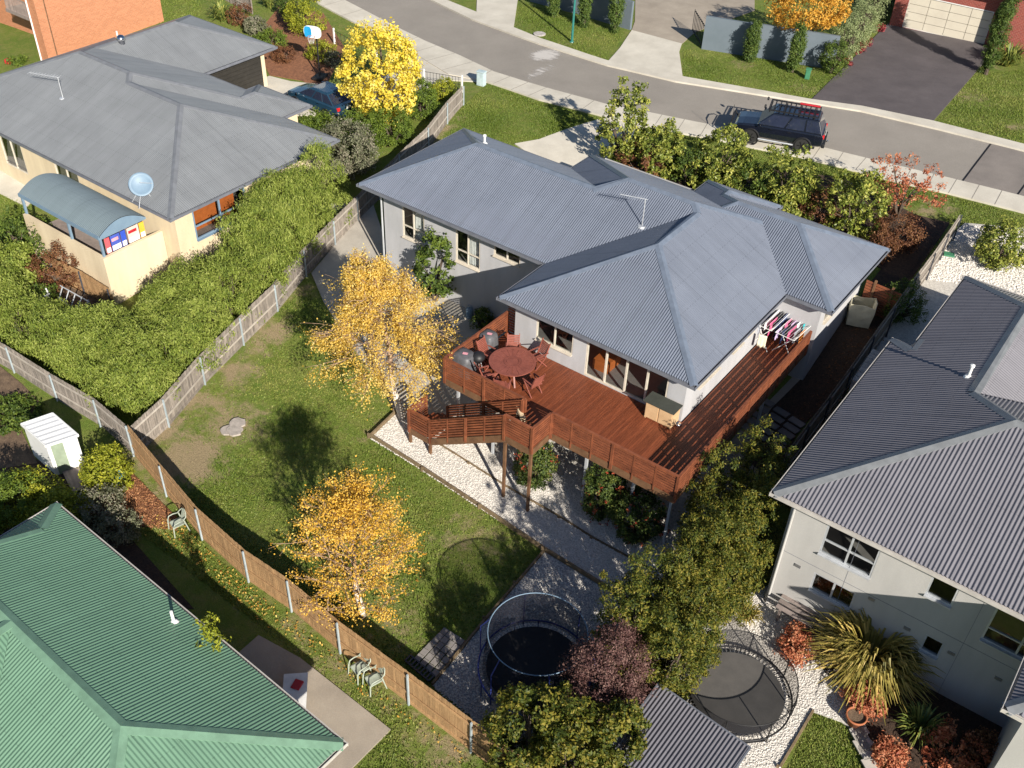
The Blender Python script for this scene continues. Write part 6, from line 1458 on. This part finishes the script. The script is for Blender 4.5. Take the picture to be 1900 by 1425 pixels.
def covered_bbq(px, py, r_, h, label, sx=1.0, rot=0.0):
    v = at(px, py, h*.7); v.z = .002; t = thing('covered_barbecue', v, label, 'barbecue'); rr_ = random.Random(px); mb = MB(); n = 28
    for z, k in ((0,1.0),(.25,.97),(.6,.92),(h*.88,.86),(h*.97,.7),(h,.35),(h+.01,.02)):
        for i in range(n):
            a = 2*math.pi*i/n; w_ = 1+.05*math.sin(i*3.1+z*2)*(1-z/h*.6); x, y = r_*sx*k*w_*math.copysign(abs(math.cos(a))**.6, math.cos(a)), r_*k*w_*math.copysign(abs(math.sin(a))**.6, math.sin(a))
            mb.v.append((v.x+x*math.cos(rot)-y*math.sin(rot), v.y+x*math.sin(rot)+y*math.cos(rot), z))
    for q_ in range(6):
        for i in range(n): mb.f.append((q_*n+i, q_*n+(i+1)%n, (q_+1)*n+(i+1)%n, (q_+1)*n+i))
    mb.build('cover', M['coverm'], t, smooth=True); MB().obox((v.x+.1, v.y-.05, h+.015), (.2,.12,.012), .4).build('label', M['pinkl'], t); return v
covered_bbq(861,664,.42,.95,'grey covered barbecue with pink label in the deck corner',1.2)
covered_bbq(906,628,.38,1.0,'grey covered kettle barbecue with pink label near the left rail',1.0)
v = at(887,672,.5); v.z = 0; t = thing('kettle_barbecue', v, 'black kettle barbecue between the two grey covered ones', 'barbecue')
MB().lathe(v+Vector((0,0,.55)), [(.05,0),(.2,.05),(.28,.18),(.28,.22),(.24,.34),(.1,.42),(.01,.43)], 24).build('bowl', M['black'], t, smooth=True)
for k in range(3): a = k*2.09; MB().tube([v+Vector((.3*math.cos(a),.3*math.sin(a),0)), v+Vector((.12*math.cos(a),.12*math.sin(a),.62))], .015).build('leg', M['alu'], t)
# cabinet against the wall corner
ca, cb_, cc = at(1194,774,0), at(1244,797,0), at(1261,776,0); x0_, x1_ = ca.x, cb_.x; y0_, y1_ = (ca.y+cb_.y)/2, 27.2
t = thing('outdoor_cabinet', ((x0_+x1_)/2, y0_, 0), 'low plywood cabinet with dark flat top against the house corner on the deck', 'cabinet'); hC = .82
MB().box((x0_, y0_, .06), (x1_, y1_, hC)).build('body', M['cabm'], t)
MB().box((x0_-.08, y0_-.1, hC), (x1_+.08, y1_, hC+.04)).build('top', mat('dark_green_grey_top',(.055,.06,.05)), t)
for k in range(2): MB().box((x0_+.03+k*(x1_-x0_)/2, y0_-.02, .1), (x0_-.03+(k+1)*(x1_-x0_)/2, y0_-.002, hC-.04)).build('door', M['cabm'], t)
for px_, py_ in ((x0_+.04,y0_+.04),(x1_-.04,y0_+.04),(x0_+.04,y1_-.04),(x1_-.04,y1_-.04)): MB().box((px_-.03,py_-.03,0),(px_+.03,py_+.03,.06)).build('leg', M['cabm'], t)
for k, (px_, py_, m_) in enumerate(((1258,788,M['chrome']),(1252,783,M['black']))):
    v = at(px_, py_, .0); t = thing('pet_bowl', v, ('steel pet bowl on the deck beside the cabinet','black pet bowl on the deck beside the cabinet')[k], 'bowl'); MB().lathe(v+Vector((0,0,.004)), [(.12,0),(.14,.01),(.1,.07),(.09,.07),(.08,.02),(.01,.015)], 20).build('bowl', m_, t, smooth=True)
# dog on the stair landing
def dog(px, py):
    v = at(px, py, .25); v.z = .0; t = thing('dog', v, 'small golden long haired dog standing at the top of the deck stairs', 'dog', rot=2.6)
    me = bpy.data.meshes.new('body'); bm = bmesh.new(); ly = bm.verts.layers.skin.verify() if False else None; bm.free()
    J = [((-.2,0,.33),.085),((.0,0,.33),.095),((.17,0,.35),.09),((.25,0,.42),.06),((.31,0,.5),.065),((.40,0,.48),.035),((.16,.07,.2),.04),((.17,.07,.08),.025),((.19,.07,.02),.025),((.16,-.07,.2),.04),((.17,-.07,.08),.025),((.19,-.07,.02),.025),
         ((-.2,.07,.22),.05),((-.24,.07,.1),.025),((-.2,.07,.02),.025),((-.2,-.07,.22),.05),((-.24,-.07,.1),.025),((-.2,-.07,.02),.025),((-.28,0,.38),.035),((-.38,0,.46),.03),((-.44,0,.42),.02),((.29,.06,.55),.02),((.27,.075,.47),.018),((.29,-.06,.55),.02),((.27,-.075,.47),.018)]
    E_ = [(0,1),(1,2),(2,3),(3,4),(4,5),(2,6),(6,7),(7,8),(2,9),(9,10),(10,11),(0,12),(12,13),(13,14),(0,15),(15,16),(16,17),(0,18),(18,19),(19,20),(4,21),(21,22),(4,23),(23,24)]
    me.from_pydata([j[0] for j in J], E_, []); me.materials.append(M['dogm']); o = bpy.data.objects.new('body', me); COL.objects.link(o); o.parent = t
    sk = o.modifiers.new('skin', 'SKIN'); 
    if not me.skin_vertices: 
        bm = bmesh.new(); bm.from_mesh(me); bm.verts.layers.skin.verify(); bm.to_mesh(me); bm.free()
    for i, (p, r_) in enumerate(J): me.skin_vertices[0].data[i].radius = (r_, r_); me.skin_vertices[0].data[i].use_root = (i == 1)
    ss = o.modifiers.new('smooth', 'SUBSURF'); ss.levels = 2; ss.render_levels = 2
    MB().lathe((.435,0,.485), [(.018,-.01),(.014,.012)], 8).build('nose', M['black'], t, local=True)
    for s in (1,-1): MB().lathe((.36,s*.035,.53), [(.01,-.01),(.01,.01)], 8).build('eye', M['black'], t, local=True)
dog(966,770)
# gas bottle
g = G(871,590); t = thing('gas_bottle', g, 'pale blue-grey gas bottle standing by the shaded grey wall', 'gas bottle'); MB().lathe(g+Vector((0,0,.05)), [(.16,0),(.18,.06),(.18,.42),(.13,.54),(.05,.58)], 20).build('tank', M['dish'], t, smooth=True); MB().ring(g+Vector((0,0,.68)), .09, .012, 16, 6).build('collar', M['dish'], t); MB().tube([g+Vector((0,0,.6)), g+Vector((0,0,.7))], .025).build('valve', M['alu'], t)

# ================================================================== washing on two airers
LC = {}
def cloth(p0, p1, drop, colr, label, seed, grp):
    rr_ = random.Random(seed); p0, p1 = Vector(p0), Vector(p1); n = 8; k = 5; d = (p1-p0); nn = Vector((-d.y, d.x, 0)).normalized(); mb = MB(); ph = rr_.uniform(0, 6)
    for j in range(k+1):
        for i in range(n+1):
            q = p0.lerp(p1, i/n)+nn*(.018*math.sin(i*1.7+ph)*(j/k)+.012*math.sin(j*1.3+ph)); q.z -= drop*j/k*(1+.05*math.sin(i+ph)); mb.v.append(tuple(q))
    for j in range(k):
        for i in range(n): a = j*(n+1)+i; mb.f.append((a, a+n+1, a+n+2, a+1))
    key = 'cloth_'+colr[0]; m_ = mat(key, colr[1], rough=.9); o = mb.build('garment', m_, None, label=label, cat='laundry', group=grp, smooth=True)
    so = o.modifiers.new('thick', 'SOLIDIFY'); so.thickness = .008
def airer(v, rot, label, h=1.05, w_=.85, L_=2.0):
    t = thing('clothes_airer', v, label, 'clothes airer', rot=rot); mb = MB(); r_ = .014
    for s in (-1,1):
        MB().tube([(s*L_*.45,-w_/2,0),(s*L_*.30,w_/2,h)], r_).build('leg', M['white'], t, local=True); MB().tube([(s*L_*.45,w_/2,0),(s*L_*.30,-w_/2,h)], r_).build('leg', M['white'], t, local=True)
    for s in (-1,1): MB().tube([(-L_/2,s*w_/2,h),(L_/2,s*w_/2,h)], r_).build('side_rail', M['white'], t, local=True)
    for k in range(8): y = -w_/2+w_*(k+.5)/8; MB().tube([(-L_/2,y,h),(L_/2,y,h)], .004, 4).build('wire', M['white'], t, local=True)
    for s in (-1,1): MB().tube([(s*L_/2,-w_/2,h),(s*L_/2,w_/2,h)], r_).build('end_rail', M['white'], t, local=True)
    return t
COLS = {'navy':(.02,.03,.09),'white':(.8,.8,.82),'pink':(.75,.12,.28),'cream':(.75,.68,.52),'grey':(.35,.37,.42),'purple':(.3,.12,.38),'teal':(.02,.45,.5),'orange':(.8,.28,.05),'black':(.02,.02,.025),'denim':(.08,.12,.24),'lilac':(.55,.42,.65)}
A1 = at(1434,592,1.0); A1.z = 0.002; A2 = at(1478,606,.95); A2.z = 0.002
for ai, (A_, rot_, seq, lb) in enumerate(((A1, R(88), ['navy','grey','white','pink','navy','orange','denim','white','black','denim','purple','grey'], 'near the house wall'), (A2, R(86), ['lilac','navy','pink','grey','orange','pink','lilac','white','teal','white'], 'near the deck rail'))):
    h = (1.15, .98)[ai]; airer(A_, rot_, ('white folding clothes airer loaded with washing beside the house wall','white folding clothes airer loaded with washing beside the deck rail')[ai], h)
    Mx = Matrix.Translation(A_) @ Matrix.Rotation(rot_, 4, 'Z'); seen = {}
    for k, cn in enumerate(seq):
        y = .40-.8*(k%5)/4.2; x = -.95+1.5*(k/len(seq)); sgn = random.uniform(.42,.75); seen[cn] = seen.get(cn, 0)+1
        ordn = ['', 'second ', 'third '][seen[cn]-1]; drop = random.uniform(.35,.75)
        side_ = ['left edge','inner left wire','middle wire','inner right wire','right edge'][k%5]
        cloth(Mx@Vector((x,y,h+.01)), Mx@Vector((x+sgn,y,h+.01)), drop, (cn, COLS[cn]), f'{ordn}{cn} garment, {side_}, airer {lb}', k+ai*50, 'washing on the two airers')
cloth(at(1409,620,1.0), at(1424,624,1.0), .6, ('cream',COLS['cream']), 'cream towel hanging at the front end of the airer near the house wall', 77, 'washing on the two airers')

# ================================================================== bulk bag
v = cpt(1594,585,.3); v.z = T(v.x,v.y)+.02; t = thing('bulk_bag', v, 'open cream woven bulk bag standing in front of the timber side gate', 'bag', rot=.35); mb = MB(); s_ = .48; n = 12; rr_ = random.Random(3)
ringp = [(-1,-1),(0,-1.06),(1,-1),(1.06,0),(1,1),(0,1.06),(-1,1),(-1.06,0)]; hs = (0,.35,.75,1.0)
for zi, z in enumerate(hs):
    for x, y in ringp: mb.v.append((x*s_*(1+.05*z)+rr_.uniform(-.03,.03)*zi, y*s_+rr_.uniform(-.03,.03)*zi, z+(rr_.uniform(-.09,.07) if zi == 3 else 0)))
for zi in range(3):
    for k in range(8): mb.f.append((zi*8+k, zi*8+(k+1)%8, (zi+1)*8+(k+1)%8, (zi+1)*8+k))
mb.f.append(tuple(range(8))[::-1]); o = mb.build('bag_body', M['bagm'], t, local=True, smooth=False); so = o.modifiers.new('thick','SOLIDIFY'); so.thickness = .03
MB().add([(-.4,-.4,.35),(.4,-.4,.3),(.42,.4,.38),(-.4,.4,.42)], [(0,1,2,3)]).build('inner_liner', M['bagm'], t, local=True)
MB().add([(-.48,-.3,1.0),(-.1,-.45,1.02),(-.05,-.1,.62),(-.35,.1,.7)], [(0,1,2,3)]).build('folded_flap', M['bagm'], t, local=True)

# ================================================================== plastic chairs
def plastic_chair(px, py, rot, label, tilt=0.0):
    g = G(px, py); t = thing('plastic_chair', g+Vector((0,0,.04)), label, 'chair', rot=rot, group='pale plastic garden chairs along the orange fence'); t.rotation_euler.x = tilt; f = M['pvc']; L = dict(local=True)
    mb = MB(); n = 7
    for j in range(n+1):
        for i in range(n+1):
            x = -.23+.46*i/n; y = -.23+.44*j/n; mb.v.append((x*(1-.1*j/n), y, .42-.02*math.sin(math.pi*i/n)*1.4-.02*(j/n)+(-.03 if j == 0 else 0)))
    for j in range(n):
        for i in range(n): a = j*(n+1)+i; mb.f.append((a, a+1, a+n+2, a+n+1))
    o = mb.build('seat', f, t, **L, smooth=True); o.modifiers.new('thick','SOLIDIFY').thickness = .012
    MB().tube([(-.25,.14,.62),(-.24,.27,.72),(-.15,.33,.84),(0,.35,.88),(.15,.33,.84),(.24,.27,.72),(.25,.14,.62)], .02, 8).build('back_frame', f, t, **L, smooth=True)
    mb = MB()
    for k in range(5): x = -.14+.07*k; mb.bar((x*.9,.20,.42), (x,.335,.86-abs(x)*.25), .042, .012)
    mb.build('backrest', f, t, **L)
    for s in (-1,1):
        MB().tube([(s*.25,.14,.62),(s*.27,-.02,.64),(s*.27,-.18,.62),(s*.25,-.24,.5)], .022, 8).build('armrest', f, t, **L, smooth=True)
        MB().tube([(s*.25,-.24,.52),(s*.27,-.28,0)], [.028,.02], 8).build('leg', f, t, **L); MB().tube([(s*.24,.18,.6),(s*.27,.3,0)], [.028,.02], 8).build('leg', f, t, **L)
plastic_chair(333,985,R(-15),'pale plastic garden chair alone on the bark mulch edge by the orange fence')
plastic_chair(669,1253,R(-12),'left of the two pale plastic garden chairs under the orange fence')
plastic_chair(695,1275,R(-20),'right of the two pale plastic garden chairs under the orange fence')

# ================================================================== odd things
g = cpt(1487,1125,.75); t = thing('outdoor_bench', g, 'long weathered timber bench table against the right house wall', 'bench', rot=R(-2))
ea, eb, ec = at(1441,1123,g.z+.75), at(1508,1162,g.z+.75), at(1458,1092,g.z+.75)
for k in range(4):
    u = (ec-ea)*(k/3.3); beam('board', M['greydeck'], t, ea+u, eb+u, .17, .035)
for q_ in (ea.lerp(eb,.12), ea.lerp(eb,.88)):
    beam('leg', M['greydeck'], t, Vector((q_.x,q_.y,g.z)), q_, .07, .07); q2 = q_+(ec-ea); beam('leg', M['greydeck'], t, Vector((q2.x,q2.y,g.z)), q2, .07, .07)
g = G(1582,1345); t = thing('plant_pot', g+Vector((0,0,.12)), 'round terracotta pot on pale square pavers at the lawn corner', 'pot'); p0_ = g+Vector((0,0,.12)); MB().lathe(p0_, [(.2,0),(.3,.35),(.34,.36),(.34,.42),(.29,.42),(.28,.34),(.01,.33)], 24).build('pot', M['terra'], t, smooth=True)
MB().lathe(p0_+Vector((0,0,.345)), [(.27,0),(.27,.012)], 20).build('soil', M['soil'], t)
t = thing('square_pavers', g, 'pale square pavers under the terracotta pot', 'paving')
for i in range(2):
    for j in range(4): piece('paver', mat('pale_paver',(.5,.47,.42),(.42,.39,.35),.85,3,rnd=.06), t, (g.x-.22+i*.46+j*.25, g.y+.2-i*.46+0-j*.33+.2, g.z+.09), (.44,.44,.06), (0,0,R(-38)))
# swing frame and ladder behind the hedge
def bars(name, label, cat, segs_, r_=.035, m_=None, base=None):
    t = thing(name, base, label, cat)
    for a, b in segs_: MB().tube([a, b], r_).build('bar', m_ or M['white'], t)
def q_(px, py, h=0): v = cpt(px, py, h); return v+Vector((0,0,h))
bars('white_frame', 'white tubular play frame half hidden in the hedge', 'play frame', [(q_(62,545,1.2),q_(70,560,1.0)),(q_(70,556,1.1),q_(92,545,1.1)),(q_(85,535,1.4),q_(100,570,.3)),(q_(62,543,1.3),q_(66,565,.3)),(q_(88,540,1.3),q_(92,570,.2))], base=G(80,560))
bars('ladder_frame', 'silver ladder shaped climbing frame beside the terrace wall', 'climbing frame', [(q_(112,530,1.5),q_(165,560,1.5)),(q_(108,552,1.0),q_(150,585,1.0))]+[(q_(116+12*k,532+6*k,1.5),q_(110+11*k,553+8*k,1.0)) for k in range(5)]+[(q_(165,560,1.5),q_(168,580,.3)),(q_(150,585,1.0),q_(152,600,.1))], .028, M['alu'], G(140,560))
g = G(226,890); t = thing('plastic_crate', g, 'bright blue plastic crates against the orange fence corner', 'crate'); MB().obox(g+Vector((0,0,.2)), (.3,.5,.3), .4).obox(g+Vector((.1,-.35,.12)), (.5,.28,.2), .4).build('crate', M['bluebin'], t, bevel=.02)
g = G(550,1300); t = thing('laundry_table', g, 'low table covered in a white patterned sheet beside the green roof', 'table'); MB().obox(g+Vector((0,0,.5)), (.75,1.3,.04), .75).build('tabletop', M['curtain'], t)
for dx, dy in ((-.3,-.5),(.3,-.5),(-.3,.5),(.3,.5)): qd = Matrix.Rotation(.75,3,'Z')@Vector((dx,dy,0)); MB().tube([g+qd, g+qd+Vector((0,0,.5))], .02).build('leg', M['alu'], t)
MB().obox(g+Vector((-.1,.2,.54)), (.3,.35,.05), .3).build('red_cushion', M['redp'], None, label='small red cushion lying on the white covered table', cat='cushion', bevel=.02)
# posters hung inside the patio end
pw = [(.12,.22,(.70,.10,.12)),(.24,.44,(.06,.10,.45)),(.46,.56,(.03,.08,.5)),(.60,.84,(.72,.55,.5)),(.86,.97,(.8,.45,.05))]
for k, (f0, f1, c_) in enumerate(pw):
    y0q, y1q = PYf+(PYb-PYf)*f0, PYf+(PYb-PYf)*f1; t = thing('poster', (PXb-.16, (y0q+y1q)/2, TF+1.1), ('red poster at the left end of the patio row','blue poster with white lower half in the patio row','narrow blue poster in the middle of the patio row','wide pale poster with red lettering colours in the patio row','small orange poster at the right end of the patio row')[k], 'poster')
    MB().box((PXb-.165, y0q, TF+.98), (PXb-.15, y1q, TF+1.75)).build('sheet', mat('poster_%d'%k, c_), t)
    MB().box((PXb-.149, y0q+.02, TF+1.0), (PXb-.147, y1q-.02, TF+1.25)).build('white_band', M['white'], t)
    if k in (3,1): MB().box((PXb-.149, y0q+.05, TF+1.45), (PXb-.147, y1q-.1, TF+1.6)).build('print', M['redp'] if k == 3 else M['pinkl'], t)
# items near brick house base
g = G(18,118); MB().obox(g+Vector((0,0,.15)), (.5,.3,.3), .5).build('garden_box', M['redp'], None, label='small red tub on the ground by the orange brick wall', cat='tub', bevel=.05)
bush(32,112,.5,.6,LM['box'],'low green plant by the red tub at the orange brick wall',900,.12,clumps=25,crad=.18,twigs=False,cat='plant',name='plant')
